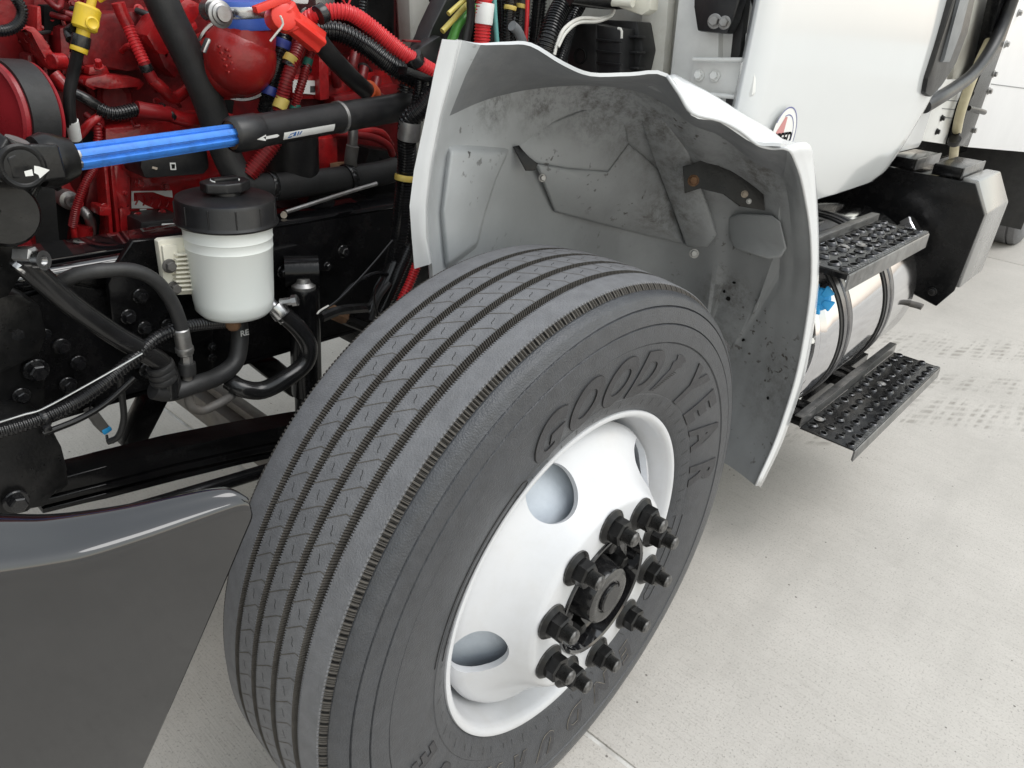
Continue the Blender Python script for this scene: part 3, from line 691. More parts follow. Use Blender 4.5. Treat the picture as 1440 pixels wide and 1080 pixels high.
# painted outer skin: broad shoulder on top, narrow return flange down the rear edge
sk = []
edge_px = [((938,107),-.012,(950,110)), ((955,133),-.03,(975,121)), ((973,160),-.046,(1005,136)), ((1012,170),-.071,(1046,163)), ((1040,184),-.092,(1084,185)), ((1064,203),-.112,(1100,197)), ((1085,209),-.13,(1118,201)),
           ((1106,210),-.151,(1137,204)), ((1117,228),-.152,(1143,228)), ((1128,262),-.152,(1147,268)), ((1139,330),-.152,(1150,335)), ((1140,400),-.152,(1149,402)), ((1131,470),-.152,(1140,472)), ((1119,530),-.152,(1128,531)), ((1104,580),-.152,(1112,581)), ((1087,628),-.152,(1094,629)), ((1062,683),-.152,(1067,684))]
for i, (a, y, b) in enumerate(edge_px):
    p = Q(a[0], a[1], y); dy = .065 if i < 6 else (.055, .04, .025, .012, .008, .006, .006, .006, .006, .006, .006)[i - 6]
    q = Q(b[0], b[1], y + (.02 if i < 7 else .004)); mid = (p + q) / 2 + Vector((0, -.003, .003)); tail = q + Vector((.03, dy, -.02))
    sk.append([p, p.lerp(mid, .5), mid, q, tail])
CAMREF = Vector((.7, .5, .7))
for col in sk: pass
def skin_out(name, G, thick, m, parent):
    bm = bmesh.new(); nu, nv = len(G), len(G[0]); A = [[bm.verts.new(q) for q in col] for col in G]
    for i in range(nu - 1):
        for j in range(nv - 1): bm.faces.new((A[i][j], A[i + 1][j], A[i + 1][j + 1], A[i][j + 1]))
    o = bm_link(name, bm, m, parent, 60); md = o.modifiers.new('t', 'SOLIDIFY'); md.thickness = thick; md.offset = 0; return o
skin_out('outer_skin', grid_interp(sk, 4, 3), .004, 'white_paint', arch)

from mathutils.bvhtree import BVHTree
def liner_tree():
    vs_, fs_ = [], []; nu, nv = len(AG), len(AG[0])
    for col in AG: vs_ += col
    for i in range(nu - 1):
        for j in range(nv - 1): fs_.append((i * nv + j, (i + 1) * nv + j, (i + 1) * nv + j + 1, i * nv + j + 1))
    return BVHTree.FromPolygons(vs_, fs_)
LT = liner_tree()
def surf_at(px, py):
    d = (RM @ Vector((px - 720, py - 540, F_PX))).normalized(); h = LT.ray_cast(CAM, d)
    return h[0] if h[0] is not None else near_at(px, py)
def near_at(px, py):
    """nearest liner control point seen at a picture position (for things fixed on the liner)"""
    best = None
    for col in AG:
        for q in col:
            v = RM.transposed() @ (q - CAM); u_, w_ = 720 + F_PX * v.x / v.z, 540 + F_PX * v.y / v.z; d = (u_ - px) ** 2 + (w_ - py) ** 2
            if best is None or d < best[0]: best = (d, q)
    return best[1]
def on_liner(poly, lift):
    """picture polygon laid against the liner surface, raised towards the wheel"""
    out = []
    for a, b in poly:
        d = (RM @ Vector((a - 720, b - 540, F_PX))).normalized(); t = (surf_at(a, b) - CAM).dot(d); out.append(CAM + d * (t - lift))
    return out
def pad(name, poly, lift, m, parent, inset=.78, base=-.01, rnd=.006):
    """raised pressing on the liner with sloping sides"""
    lo = on_liner(poly, base); c = sum((Vector((a, b)) for a, b in poly), Vector((0, 0))) / len(poly)
    hi = on_liner([tuple(c + (Vector(q) - c) * inset) for q in poly], lift)
    bm = bmesh.new(); A = [bm.verts.new(q) for q in lo]; B = [bm.verts.new(q) for q in hi]; n_ = len(poly)
    bm.faces.new(B)
    for k in range(n_): bm.faces.new((A[k], A[(k + 1) % n_], B[(k + 1) % n_], B[k]))
    if rnd: bmesh.ops.bevel(bm, geom=[e for e in bm.edges if not e.is_boundary], offset=rnd, segments=3, affect='EDGES', profile=.5, clamp_overlap=True)
    bmesh.ops.triangulate(bm, faces=[f for f in bm.faces if len(f.verts) > 4])
    return bm_link(name, bm, m, parent, 60)
def facet(name, poly, m, parent, rnd=.013):
    """pressed facet: each corner has its own height above the liner"""
    hi = [on_liner([(a, b)], l)[0] for a, b, l in poly]; lo = [on_liner([(a, b)], -.012)[0] for a, b, l in poly]
    bm = bmesh.new(); A = [bm.verts.new(q) for q in lo]; B = [bm.verts.new(q) for q in hi]; n_ = len(poly)
    cen = bm.verts.new(sum(hi, Vector()) / n_)
    for k in range(n_): bm.faces.new((A[k], A[(k + 1) % n_], B[(k + 1) % n_], B[k])); bm.faces.new((B[k], B[(k + 1) % n_], cen))
    ed = [e for e in bm.edges if e.verts[0] in B and e.verts[1] in B]
    bmesh.ops.bevel(bm, geom=ed, offset=rnd, segments=4, affect='EDGES', profile=.5, clamp_overlap=True)
    return bm_link(name, bm, m, parent, 60)
facet('liner_pressing', [(1024,306,.0),(1040,300,.02),(1084,302,.02),(1098,312,.015),(1106,350,.03),(1098,362,.035),(1080,364,.04),(1034,350,.04),(1026,335,.02)], 'liner_grey', arch, .007)
facet('liner_pressing', [(725,206,-.004),(765,176,-.004),(830,150,-.004),(880,172,-.004),(884,202,.012),(855,241,.055),(800,237,.05),(752,229,.03)], 'liner_grey', arch, .006)
facet('liner_pressing', [(752,229,.03),(800,237,.05),(855,241,.055),(884,202,.012),(930,240,-.002),(952,300,-.002),(962,343,.012),(900,329,.016),(780,298,.016)], 'liner_grey', arch, .006)
facet('liner_pressing', [(898,162,-.004),(935,168,-.004),(968,212,-.002),(1000,300,.02),(1008,330,.03),(995,347,.03),(966,347,.03),(945,290,.03),(922,228,.02)], 'liner_grey', arch, .01)
pad('liner_pressing', [(630,202),(720,206),(700,250),(684,300),(672,350),(625,385),(617,300)], .022, 'liner_grey', arch, .86, rnd=.006)
# dark scab marks of mud
for a, b, r in ((757,244,0), (838,194,3), (947,213,4), (932,294,3), (1019,410,3), (1024,420,4), (1032,398,3), (925,330,2), (1045,478,3), (1080,560,3)):
    if r: 
        poly = [(a + r * random.uniform(.6, 1.4) * math.cos(k * .9), b + r * random.uniform(.5, 1.2) * math.sin(k * .9)) for k in range(7)]
        pad('mud_scab', poly, .003, 'print_black', arch, .7, rnd=0)
# bracket, tab and bolts fixed in the arch
def plate(name, poly, lift, thick, m, parent):
    pts = on_liner(poly, lift); bm = bmesh.new(); a = sum(pts, Vector()) / len(pts); vec = (a - CAM).normalized() * thick
    prism_bm(bm, pts, vec, .0015); return bm_link(name, bm, m, parent, 35)
def flat_on(name, poly, px, py, lift, thick, m, parent, nrm=None):
    """flat plate through one liner point, facing nrm"""
    d0 = (RM @ Vector((px - 720, py - 540, F_PX))).normalized(); c = CAM + d0 * ((surf_at(px, py) - CAM).dot(d0) - lift); n_ = nrm.normalized(); pts = []
    for a, b in poly:
        d = RM @ Vector((a - 720, b - 540, F_PX)); t = (c - CAM).dot(n_) / d.dot(n_); pts.append(CAM + d * t)
    bm = bmesh.new(); prism_bm(bm, pts, -n_ * thick, .0012); o = bm_link(name, bm, m, parent, 35); return o, c, n_
NB = Vector((-.8, -.5, .25))
br, bc, bn = flat_on('mounting_bracket', [(960,234),(988,226),(986,214),(1006,214),(1012,236),(1072,254),(1076,296),(1040,290),(1018,272),(985,264),(963,272)], 1025, 262, .045, .006, 'cast_black', arch, NB)
def bolt_at(px, py, c, n_, rpx, m, parent, name='bolt'):
    d = RM @ Vector((px - 720, py - 540, F_PX)); t = (c - CAM).dot(n_) / d.dot(n_); return bolt(name, CAM + d * t, rpx, m, parent, n_)
bolt_at(975, 254, bc, bn, 8, 'rust', arch); bolt_at(1047, 273, bc, bn, 5, 'washer_tan', arch); bolt_at(1053, 283, bc, bn, 4, 'steel_dull', arch)
tb, tc_, tn = flat_on('retaining_tab', [(722,206),(730,204),(744,222),(757,230),(752,240),(740,240)], 740, 222, .04, .006, 'cast_black', arch, Vector((-.5, -.8, .3)))
bolt('bolt', surf_at(755, 244) + Vector((-.02, -.03, .0)), 6, 'steel_dull', arch, (-.5, -.8, .2)); bolt('bolt', surf_at(972, 347) + Vector((-.04, -.03, .0)), 7, 'steel_dull', arch, (-.8, -.5, .2))

# ------------------------------------------------------------------ front bumper: glossy black end with rounded top
bump = empty('front_bumper', truck)
YB = -.05
def bumper():
    top = [(-330,846), (-200,828), (-90,812), (0,800), (60,792), (120,781), (200,757), (270,733), (315,718), (338,712), (352,716)]
    deps = [.10, .09, .078, .066, .056, .047, .036, .028, .022, .015, .004]
    pts = [P(a, b, y=YB) for a, b in top]; T = pts[-1]; xf = pts[0].x
    low = P(200, 1092, y=YB); lowz = low.z - .08; k = (T.x - low.x) / (T.z - low.z)
    cols = []
    for p, dep in zip(pts, deps):
        rise = .10 * dep + .006
        col = [p + Vector((0, dep + .012, rise - .012)), p + Vector((0, dep + .008, rise)), p + Vector((0, dep * .85, rise + .003)), p + Vector((0, dep * .5, rise * .85)), p + Vector((0, dep * .2, rise * .45)), p + Vector((0, dep * .04, 0)), p + Vector((0, 0, -.010))]
        s_ = (p.x - xf) / (T.x - xf)
        for t in (.06, .2, .4, .6, .8, .93, 1.0):
            z = p.z - .01 - (p.z - .01 - lowz) * t; zr = T.z - (T.z - lowz) * t; xr_ = T.x - (T.z - zr) * k
            col.append(Vector((xf + (xr_ - xf) * s_, YB + .012 * t * t, z)))
        cols.append(col)
    G = grid_interp(cols, 5, 3)
    bm = bmesh.new(); A = [[bm.verts.new(q) for q in c] for c in G]
    for i in range(len(A) - 1):
        for j in range(len(A[0]) - 1): bm.faces.new((A[i][j], A[i + 1][j], A[i + 1][j + 1], A[i][j + 1]))
    o = bm_link('bumper_end', bm, 'black_gloss', bump, 60); md = o.modifiers.new('t', 'SOLIDIFY'); md.thickness = .004; md.offset = 0
    h = P(222, 707, z=pts[6].z + .0085); lathe('bolt_hole', h + Vector((0, 0, .0015)), (0, -.3, 1), [(0, 0), (0, .0048)], 'print_black', bump, 16)
    boxw('bumper_bar', (xf - .28, YB + .02, lowz), (xf - .20, 2.08, pts[0].z), 'black_gloss', bump, .02)
    boxw('bumper_corner', (xf - .22, YB + .002, lowz), (xf + .02, YB + .010, pts[0].z - .012), 'black_gloss', bump, .003)
bumper()

# ------------------------------------------------------------------ cab: cowl wall, pillar, hinge, door
cab = empty('cab', truck)
XC = .55
def xprism(name, poly, m, parent, x=XC, dep=.04, bev=.004, label=None): return prism(name, poly, m, parent, x=x, dep=dep, bev=bev, label=label)
# cowl side panel in cream-white with a rusty stain, the raised A-pillar to its right
xprism('cowl_panel', [(700,-60),(978,-60),(978,150),(970,200),(700,200)], 'cowl_white', cab, XC + .05, .05, .006)
xprism('cowl_edge', [(905,-60),(945,-60),(925,200),(890,200)], 'cowl_white', cab, XC + .02, .03, .012)
xprism('a_pillar', [(958,-60),(1012,-60),(1010,190),(935,150)], 'hinge_white', cab, XC + .0, .09, .014)
xprism('a_pillar_face', [(1000,-60),(1050,-60),(1026,190),(985,190)], 'hinge_white', cab, XC + .015, .06, .008)
xprism('door_gap_seal', [(1042,-60),(1056,-60),(1026,200),(1014,200)], 'rubber_hose', cab, XC + .012, .02, .002)
xprism('door_jamb', [(1052,-60),(1090,-60),(1060,210),(1026,210)], 'hinge_white', cab, XC + .03, .05, .006)
# upper black hinge plate with two bolts
hb = xprism('hinge_cover', [(976,-30),(1050,-30),(1030,28),(1022,48),(980,44),(975,10)], 'black_plastic', cab, XC - .03, .03, .006)
bolt('hinge_bolt', P(1005, 30, x=XC - .031), 10, 'steel_dull', cab, (-1, -.2, .1)); bolt('hinge_bolt', P(1019, 32, x=XC - .031), 9, 'steel_dull', cab, (-1, -.2, .1))
# lower hinge: pressed plate, two strap arms, knuckle and bolts
xprism('hinge_plate', [(975,86),(990,80),(1042,84),(1044,128),(1034,136),(978,128),(970,116)], 'hinge_white', cab, XC - .012, .012, .004)
for a, b in (((975,84),(1070,84)), ((968,130),(1050,138))):
    tube('hinge_arm', [P(a[0], a[1], x=XC - .022), P((a[0]+b[0])/2, (a[1]+b[1])/2 , x=XC - .024), P(b[0], b[1], x=XC - .018)], 3.2, 'hinge_white', cab, 10)
xprism('hinge_knuckle', [(1040,88),(1052,82),(1064,84),(1058,134),(1046,142),(1036,138)], 'hinge_white', cab, XC - .04, .03, .006)
for a, b, r in ((983,106,8), (1005,107,8)): bolt('hinge_bolt', P(a, b, x=XC - .014), r, 'hinge_white', cab, (-1, -.15, .1))
bolt('hinge_bolt', P(1058, 60, x=XC + .028), 9, 'steel_dull', cab, (-1, -.4, .2)); xprism('striker_plate', [(1048,46),(1074,44),(1072,72),(1046,76)], 'hinge_white', cab, XC + .022, .008, .003)
tube('door_check_arm', [P(1066,-20,x=XC-.01), P(1072,10,x=XC-.01), P(1078,25,x=XC)], 13, 'rubber_gloss', cab)
# black relay box on the cowl, with cover hole and retaining strap
rb = empty('relay_box', truck)
xprism('box_case', [(834,26),(896,30),(903,70),(895,106),(835,106)], 'black_plastic', rb, XC - .03, .07, .005)
xprism('box_cover', [(803,33),(838,33),(838,110),(797,108),(797,60)], 'black_plastic', rb, XC - .085, .05, .004)
xprism('box_front', [(836,34),(872,40),(872,106),(834,106)], 'black_plastic', rb, XC - .08, .05, .003)
for k in range(3): xprism('box_rib', [(838, 54 + 16 * k), (874, 58 + 16 * k), (874, 60 + 16 * k), (838, 57 + 16 * k)], 'black_plastic', rb, XC - .084, .004, .0008)
for k in range(3): xprism('box_fin', [(872, 50 + 22 * k), (896, 50 + 22 * k), (896, 53 + 22 * k), (872, 53 + 22 * k)], 'black_plastic', rb, XC - .05, .03, .001)
c0 = P(816, 79, x=XC - .086); lathe('cover_hole', c0, (-1, 0, 0), [(.003, .0125), (.0035, .0145), (.001, .0155), (-.002, .0125), (-.002, 0)], 'print_black', rb, 24)
tube('strap', [P(869,40,x=XC-.085), P(874,42,x=XC-.085), P(874,54,x=XC-.085)], 1.8, 'wire_white', rb, 8)
xprism('white_cap', [(862,-10),(916,-10),(914,14),(902,22),(868,10)], 'bottle_mount', rb, XC - .04, .03, .005)
tube('cap_neck', [P(850,2,x=XC-.06), P(890,4,x=XC-.06)], 6, 'bottle_mount', rb, 12)

# door skin: front edge, curved sill tuck and raked rear edge
def door():
    zs = [1.9, 1.75, 1.6, 1.5, 1.42, 1.34, 1.28, 1.22, 1.16, 1.10, 1.06, 1.03, 1.005, .992, .984]
    def yz(z): return -.012 + .014 * max(0, (1.10 - z) / .12) ** 1.8 + .05 * max(0, z - 1.3) ** 1.5
    re = [(1238,257),(1262,238),(1285,203),(1305,170),(1325,140),(1341,105),(1352,65),(1364,20),(1380,-30),(1400,-80),(1500,-400),(1560,-700)]
    rp = [P(a, b, y=0.0) for a, b in re]
    def xr(z):
        if z <= rp[0].z: return rp[0].x
        for a, b in zip(rp, rp[1:]):
            if a.z <= z <= b.z: return a.x + (b.x - a.x) * (z - a.z) / (b.z - a.z)
        return rp[-1].x
    G = []
    for t in [0, .004, .012, .03, .06, .1, .18, .28, .4, .52, .64, .76, .88, .95, .985, .996, 1]:
        col = []
        for z in zs:
            x0, x1 = .497 + 1.35 * max(0, 1.165 - z), xr(z); rnd = .02 * max(0, 1 - t / .03) ** 2 + .05 * max(0, (t - .88) / .12) ** 2
            col.append(Vector((x0 + (x1 - x0) * t, yz(z) + rnd + .012 * (2 * t - 1) ** 2, z)))
        G.append(col)
    G = grid_interp(G, 2, 3)
    bm = bmesh.new(); A = [[bm.verts.new(q) for q in c] for c in G]
    for i in range(len(A) - 1):
        for j in range(len(A[0]) - 1): bm.faces.new((A[i][j], A[i + 1][j], A[i + 1][j + 1], A[i][j + 1]))
    o = bm_link('door', bm, 'white_door', cab, 60); md = o.modifiers.new('t', 'SOLIDIFY'); md.thickness = .03; md.offset = -1
    # sill drip seam
    pts = [Vector((.76 + (rp[0].x - .80) * k / 20, .012, .985)) for k in range(21)]
    bm = bmesh.new(); sweep(bm, pts, [.003] * 21, 8); bm_link('sill_seam', bm, 'white_paint', cab, 40)
    return o
door_o = door()
# black recessed handle and grab trim at the door's rear edge
ht = prism('door_handle_surround', [(1302,132),(1306,110),(1322,62),(1344,-10),(1374,-10),(1362,45),(1345,90),(1326,120),(1310,137)], 'black_plastic', cab, y=-.022, dep=.05, bev=.008)
prism('door_handle', [(1326,88),(1340,40),(1352,-10),(1366,-10),(1352,45),(1336,88)], 'grey_plastic', cab, y=-.030, dep=.02, bev=.005)
# round sticker on the door beside the arch
st = empty('door_sticker', cab)
def disc_ring(name, c, r0, r1, m, parent, y, a0=0, a1=360, sx=1.0):
    bm = bmesh.new(); n_ = 48; A = []; B = []
    for k in range(n_ + 1):
        t = D(a0 + (a1 - a0) * k / n_); A.append(bm.verts.new((c.x + math.sin(t) * r0 * sx, y, c.z + math.cos(t) * r0))); B.append(bm.verts.new((c.x + math.sin(t) * r1 * sx, y, c.z + math.cos(t) * r1)))
    for k in range(n_): bm.faces.new((A[k], A[k + 1], B[k + 1], B[k]))
    return bm_link(name, bm, m, parent)
YD = -.0125
sc_ = P(1101, 191, y=YD)
disc_ring('sticker_ground', sc_, 0.0005, .054, 'label_white', st, YD - .0012); disc_ring('sticker_ring', sc_, .0515, .054, 'print_navy', st, YD - .0017, -60, 175); disc_ring('sticker_ring', sc_, .038, .0400, 'print_navy', st, YD - .0017, -20, 160)
bm = bmesh.new(); bm.faces.new([bm.verts.new((sc_.x + a, YD - .0015, sc_.z + b)) for a, b in ((-.040, .008), (-.012, .036), (-.002, .035), (-.004, .006), (-.03, .002))]); bm_link('sticker_flag', bm, 'print_red', st)
tm = text_geo('SPEED', .036, .15, .0012); 
for v in tm.vertices: v.co = Vector((sc_.x - .006 + v.co.x * .85, YD - .0021, sc_.z - .006 + v.co.y * .85))
link('sticker_text', tm, 'print_black', st)
# back of the cab and floor (closes the cab behind the door)
boxw('cab_shell', (.60, .06, 1.02), (1.95, 2.05, 2.0), 'white_paint', cab, .02)
boxw('cab_floor', (.64, .10, .93), (1.40, 2.0, 1.015), 'black_plastic', cab, .01)

# ------------------------------------------------------------------ fuel tank with straps and the two grip steps
tank = empty('fuel_tank', truck)
TC = Vector((0, .084, .655)); TR = .23; X0, X1 = .86, 1.58
AX = Vector((1, 0, 0))
prof = [(X0 + .030, 0), (X0 + .028, .08), (X0 + .022, .14), (X0 + .010, .185), (X0 + .004, .196), (X0 - .004, .203), (X0 - .006, .209), (X0 + .0, .214), (X0 + .006, .2155), (X0 + .010, .213), (X0 + .014, .2135), (X0 + .024, .224), (X0 + .045, TR), (X1 - .03, TR), (X1 - .010, .225), (X1, .215), (X1 + .004, .2), (X1 + .02, .1), (X1 + .02, 0)]
lathe('tank_shell', TC, AX, prof, 'chrome', tank, 96, 30)
lathe('tank_end', TC, AX, [(X0 + .0275, 0), (X0 + .0255, .08), (X0 + .0195, .14), (X0 + .0075, .183)], 'tank_end', tank, 64)
for xs in (.985, 1.30):
    lathe('tank_strap', TC + Vector((xs, 0, 0)), AX, [(-.026, TR + .0015), (-.026, TR + .006), (-.010, TR + .0065), (-.008, TR + .0035), (.008, TR + .0035), (.010, TR + .0065), (.026, TR + .006), (.026, TR + .0015)], 'strap_steel', tank, 96, 30)
    lathe('strap_rubber', TC + Vector((xs, 0, 0)), AX, [(-.038, TR + .0008), (-.038, TR + .003), (.038, TR + .003), (.038, TR + .0008)], 'rubber_hose', tank, 96, 30)
# bright blue plug on the end, with lobes
cp = P(1151, 421, x=X0 - .06); bm = bmesh.new()
lathe_bm(bm, cp, Vector((-1, -.25, .2)), [(-.03, 0), (-.03, .024), (-.004, .026), (.0, .022), (.002, 0)], 24)
u_, v_ = frame_of(Vector((-1, -.25, .2))); nn = Vector((-1, -.25, .2)).normalized()
for k in range(5):
    a = k * 2 * math.pi / 5 + .3; d_ = u_ * math.cos(a) + v_ * math.sin(a); w_ = nn.cross(d_)
    prism_bm(bm, [cp + d_ * .010 - w_ * .006 - nn * .012, cp + d_ * .032 - w_ * .013 - nn * .014, cp + d_ * .033 + w_ * .013 - nn * .014, cp + d_ * .010 + w_ * .006 - nn * .012], nn * .016, .004, 3)
bm_link('tank_plug', bm, 'cap_blue', tank, 30)
tube('tank_fitting', [P(1131,483,x=X0-.02), P(1142,479,x=X0-.03)], 4.5, 'wire_white', tank, 12)
cyl('fitting_collar', P(1129,483,x=X0-.02), P(1133,482,x=X0-.02), .0095, 'wire_white', tank, 12)
bmx = P(1365, 262, y=.0)
# filler neck and cap at the back of the tank
lathe('filler_cap', P(1279, 322, y=-.03), (.1, -.75, .75), [(-.06, .030), (-.01, .030), (-.01, .038), (.018, .038), (.022, .034), (.022, 0)], 'chrome', tank, 10, 25)
for (a, b) in ((1288,430),):
    tube('drain_fitting', [P(a - 8, b - 3, x=1.60), P(a + 4, b, x=1.60), P(a + 9, b + 2, x=1.60)], 4.5, 'grey_gun', tank, 10)
# black support brackets under the tank
for xs in (1.10, 1.45):
    boxw('tank_bracket', (xs, -.10, .36), (xs + .05, .5, .41), 'black_paint', tank, .004)
    boxw('tank_hanger', (xs, .33, .36), (xs + .05, .58, .86), 'black_paint', tank, .004)
prism('heat_shield', [(1146,312),(1150,286),(1180,286),(1240,300),(1268,318),(1240,330),(1160,360),(1146,362)], 'step_black', tank, y=.10, dep=.01, bev=.003)
# reflective safety tape at the panel under the tank's front end
prism('splash_plate', [(1080,596),(1100,558),(1144,497),(1146,520),(1128,560),(1100,590)], 'black_paint', tank, y=-.07, dep=.008, bev=.002)
for q in ([(1103,574),(1112,552),(1116,553),(1110,572)], [(1121,560),(1130,541),(1134,543),(1126,562)]): prism('safety_tape', q, 'label_white', tank, y=-.0735, dep=.002, bev=.0005)
for q in ([(1101,582),(1108,566),(1112,567),(1105,583)], [(1116,557),(1119,551),(1122,553),(1119,559)]): prism('safety_tape', q, 'print_red', tank, y=-.0740, dep=.002, bev=.0005)

def grip_step(name, x0, x1, y0, y1, z, lip_in, lip_out, nx, ny, parent, label):
    st_ = empty(name, parent, label)
    bm = bmesh.new(); prism_bm(bm, [Vector(q) for q in ((x0, y0, z), (x1, y0, z), (x1, y1, z), (x0, y1, z))], Vector((0, 0, -.004)), .001); bm_link('tread_plate', bm, 'step_black', st_, 30)
    bm = bmesh.new(); prism_bm(bm, [Vector(q) for q in ((x0, y0 + .003, z + .001), (x1, y0 + .003, z + .001), (x1, y0 - .002, z - .004), (x0, y0 - .002, z - .004))], Vector((0, -.001, -lip_out)), .0008); bm_link('front_lip', bm, 'step_edge', st_, 30)
    bm = bmesh.new(); prism_bm(bm, [Vector(q) for q in ((x0, y1, z), (x1, y1, z), (x1, y1, z + lip_in), (x0, y1, z + lip_in))], Vector((0, .004, 0)), .001)
    prism_bm(bm, [Vector(q) for q in ((x0, y1 + .004, z + lip_in), (x1, y1 + .004, z + lip_in), (x1, y1 + .022, z + lip_in - .001), (x0, y1 + .022, z + lip_in - .001))], Vector((0, 0, -.003)), .001)
    bm_link('rear_lip', bm, 'step_edge', st_, 30)
    # raised grip buttons: rim with an open dark middle, one shared mesh
    if 'grip' not in HEX:
        b2 = bmesh.new(); lathe_bm(b2, Vector((0, 0, 0)), Vector((0, 0, 1)), [(0, .0140), (.0032, .0118), (.0048, .0102), (.0048, .0088), (.0010, .0080), (-.002, .0078), (-.002, 0)], 14)
        bmesh.ops.recalc_face_normals(b2, faces=b2.faces); HEX['grip'] = bpy.data.meshes.new('grip_button'); b2.to_mesh(HEX['grip']); b2.free(); HEX['grip'].materials.append(MATS['grip_metal']); HEX['grip'].materials.append(MATS['print_black'])
        for f in HEX['grip'].polygons:
            f.use_smooth = True
            if all(math.hypot(HEX['grip'].vertices[v].co.x, HEX['grip'].vertices[v].co.y) < .0089 for v in f.vertices): f.material_index = 1
        b2 = bmesh.new(); lathe_bm(b2, Vector((0, 0, 0)), Vector((0, 0, 1)), [(.0006, .0046), (.0008, .0038), (.0004, .0034), (.0004, 0)], 10); HEX['hole'] = bpy.data.meshes.new('small_hole'); b2.to_mesh(HEX['hole']); b2.free(); HEX['hole'].materials.append(MATS['print_black'])
    dx, dy = (x1 - x0) / nx, (y1 - y0) / ny
    for i in range(nx):
        for j in range(ny):
            for nm_, sx_, sy_ in (('grip_button', .3, .5), ('small_hole', .8, .5)):
                o = bpy.data.objects.new(nm_, HEX['grip' if nm_ == 'grip_button' else 'hole']); C.objects.link(o); o.parent = st_
                xx = x0 + dx * (i + sx_ + .5 * (j % 2) * (.9 if sx_ < .5 else .9)); 
                if xx > x1 - .012: xx -= (x1 - x0) - dx * .2
                o.location = (max(x0 + .015, xx) + random.uniform(-.003, .003), y0 + dy * (j + sy_) + random.uniform(-.002, .002), z + .0004)
                if nm_ == 'grip_button': q_ = random.uniform(.8, 1.12); o.scale = (q_, q_, random.uniform(.6, 1.5)); o.rotation_euler = (random.uniform(-.18, .18), random.uniform(-.18, .18), 0)
    # knurled front edge
    bm = bmesh.new(); k = x0 + .006
    while k < x1 - .004:
        prism_bm(bm, [Vector((k, y0 + .004, z)), Vector((k + .009, y0 + .004, z)), Vector((k + .007, y0 + .0005, z + .004)), Vector((k + .002, y0 + .0005, z + .004))], Vector((0, .010, .0)), 0); k += .0155
    sr = bm_link('edge_teeth', bm, 'step_edge', st_); sr['kind'] = 'stuff'
    return st_
us = grip_step('upper_step', .742, 1.306, -.182, -.052, .90, .018, .035, 11, 4, truck, 'upper perforated step plate over the polished tank')
ls = grip_step('lower_step', .978, 1.742, -.252, -.108, .41, .030, .030, 14, 4, truck, 'lower perforated step plate hanging above the concrete')
for p_, z_ in ((ls, .413), (us, .903)):
    xs = ((1.06, -.125), (1.44, -.165)) if p_ is ls else ((.93, -.10), (.985, -.12))
    for a, b in xs: lathe('mount_bolt', (a, b, z_), (0, 0, 1), [(0, 0), (0, .013), (.0015, .013), (.002, .009), (.004, .0085), (.005, .006), (.005, 0)], 'steel_dull', p_, 12)
for xs in (1.05, 1.40):
    boxw('step_arm', (xs, -.12, .375), (xs + .06, .10, .405), 'black_paint', ls, .003); 
boxw('step_rail', (1.0, -.04, .35), (1.72, .02, .385), 'black_paint', ls, .003)
for xs in (.80, 1.22): boxw('step_bracket', (xs, -.178, .868), (xs + .05, -.0, .895), 'black_paint', us, .003)

# ------------------------------------------------------------------ battery box, chassis and body behind the cab
bb = empty('battery_box', truck)
XB, XB2 = 1.88, 2.19
def yz_prism(name, poly, x0, x1, m, parent, bev=.006, label=None):
    bm = bmesh.new(); prism_bm(bm, [Vector((x0, a, b)) for a, b in poly], Vector((x1 - x0, 0, 0)), bev); return bm_link(name, bm, m, parent, 35, label)
yz_prism('box_front', [(-.190, .62), (-.195, .87), (-.14, .955), (.62, .955), (.62, .60), (.02, .60), (-.155, .555)], XB, XB + .01, 'black_paint', bb, .003)
yz_prism('box_shell', [(-.200, .63), (-.200, .875), (-.145, .965), (-.10, .965), (-.10, .63)], XB + .012, XB2, 'box_side', bb, .006)
yz_prism('box_body', [(-.13, .60), (-.13, .945), (.60, .945), (.60, .58), (.05, .58)], XB + .012, XB2, 'black_paint', bb, .006)
bolt('box_bolt', Vector((XB - .002, -.13, .60)), 6, 'cast_black', bb, (-1, 0, 0))
for k, yy in enumerate((-.09, .05, .19, .33)):
    boxw('step_bar', (XB + .02, yy, .955), (XB2 - .02, yy + .085, .99), 'black_paint', bb, .004)
    boxw('bar_edge', (XB + .02, yy - .006, .957), (XB2 - .02, yy - .001, .992), 'step_edge', bb, .001)
rail = empty('frame_rail', truck)
yz_prism('rail_web', [(.58, .684), (.58, .93), (.588, .93), (.588, .684)], -.80, 7.5, 'black_paint', rail, .002)
yz_prism('top_flange', [(.58, .9315), (.58, .940), (.665, .940), (.665, .9315)], -.80, 7.5, 'black_gloss', rail, .002)
yz_prism('bottom_flange', [(.58, .675), (.58, .6825), (.665, .6825), (.665, .675)], -.80, 7.5, 'black_paint', rail, .002)
tube('sky_catch_tube', [Vector((-.62, .555, .925)), Vector((-.42, .555, .925)), Vector((-.36, .555, .925))], 13, 'black_gloss', rail, 20); rail2 = empty('frame_rail', truck)  # gloss round added beside the rail top to catch a line of sky
yz_prism('rail_web', [(1.475, .66), (1.475, .93), (1.483, .93), (1.483, .66)], -.80, 7.5, 'black_paint', rail2, .002)
yz_prism('top_flange', [(1.40, .9315), (1.40, .940), (1.483, .940), (1.483, .9315)], -.80, 7.5, 'black_paint', rail2, .002)
yz_prism('bottom_flange', [(1.40, .651), (1.40, .6585), (1.483, .6585), (1.483, .651)], -.80, 7.5, 'black_paint', rail2, .002)
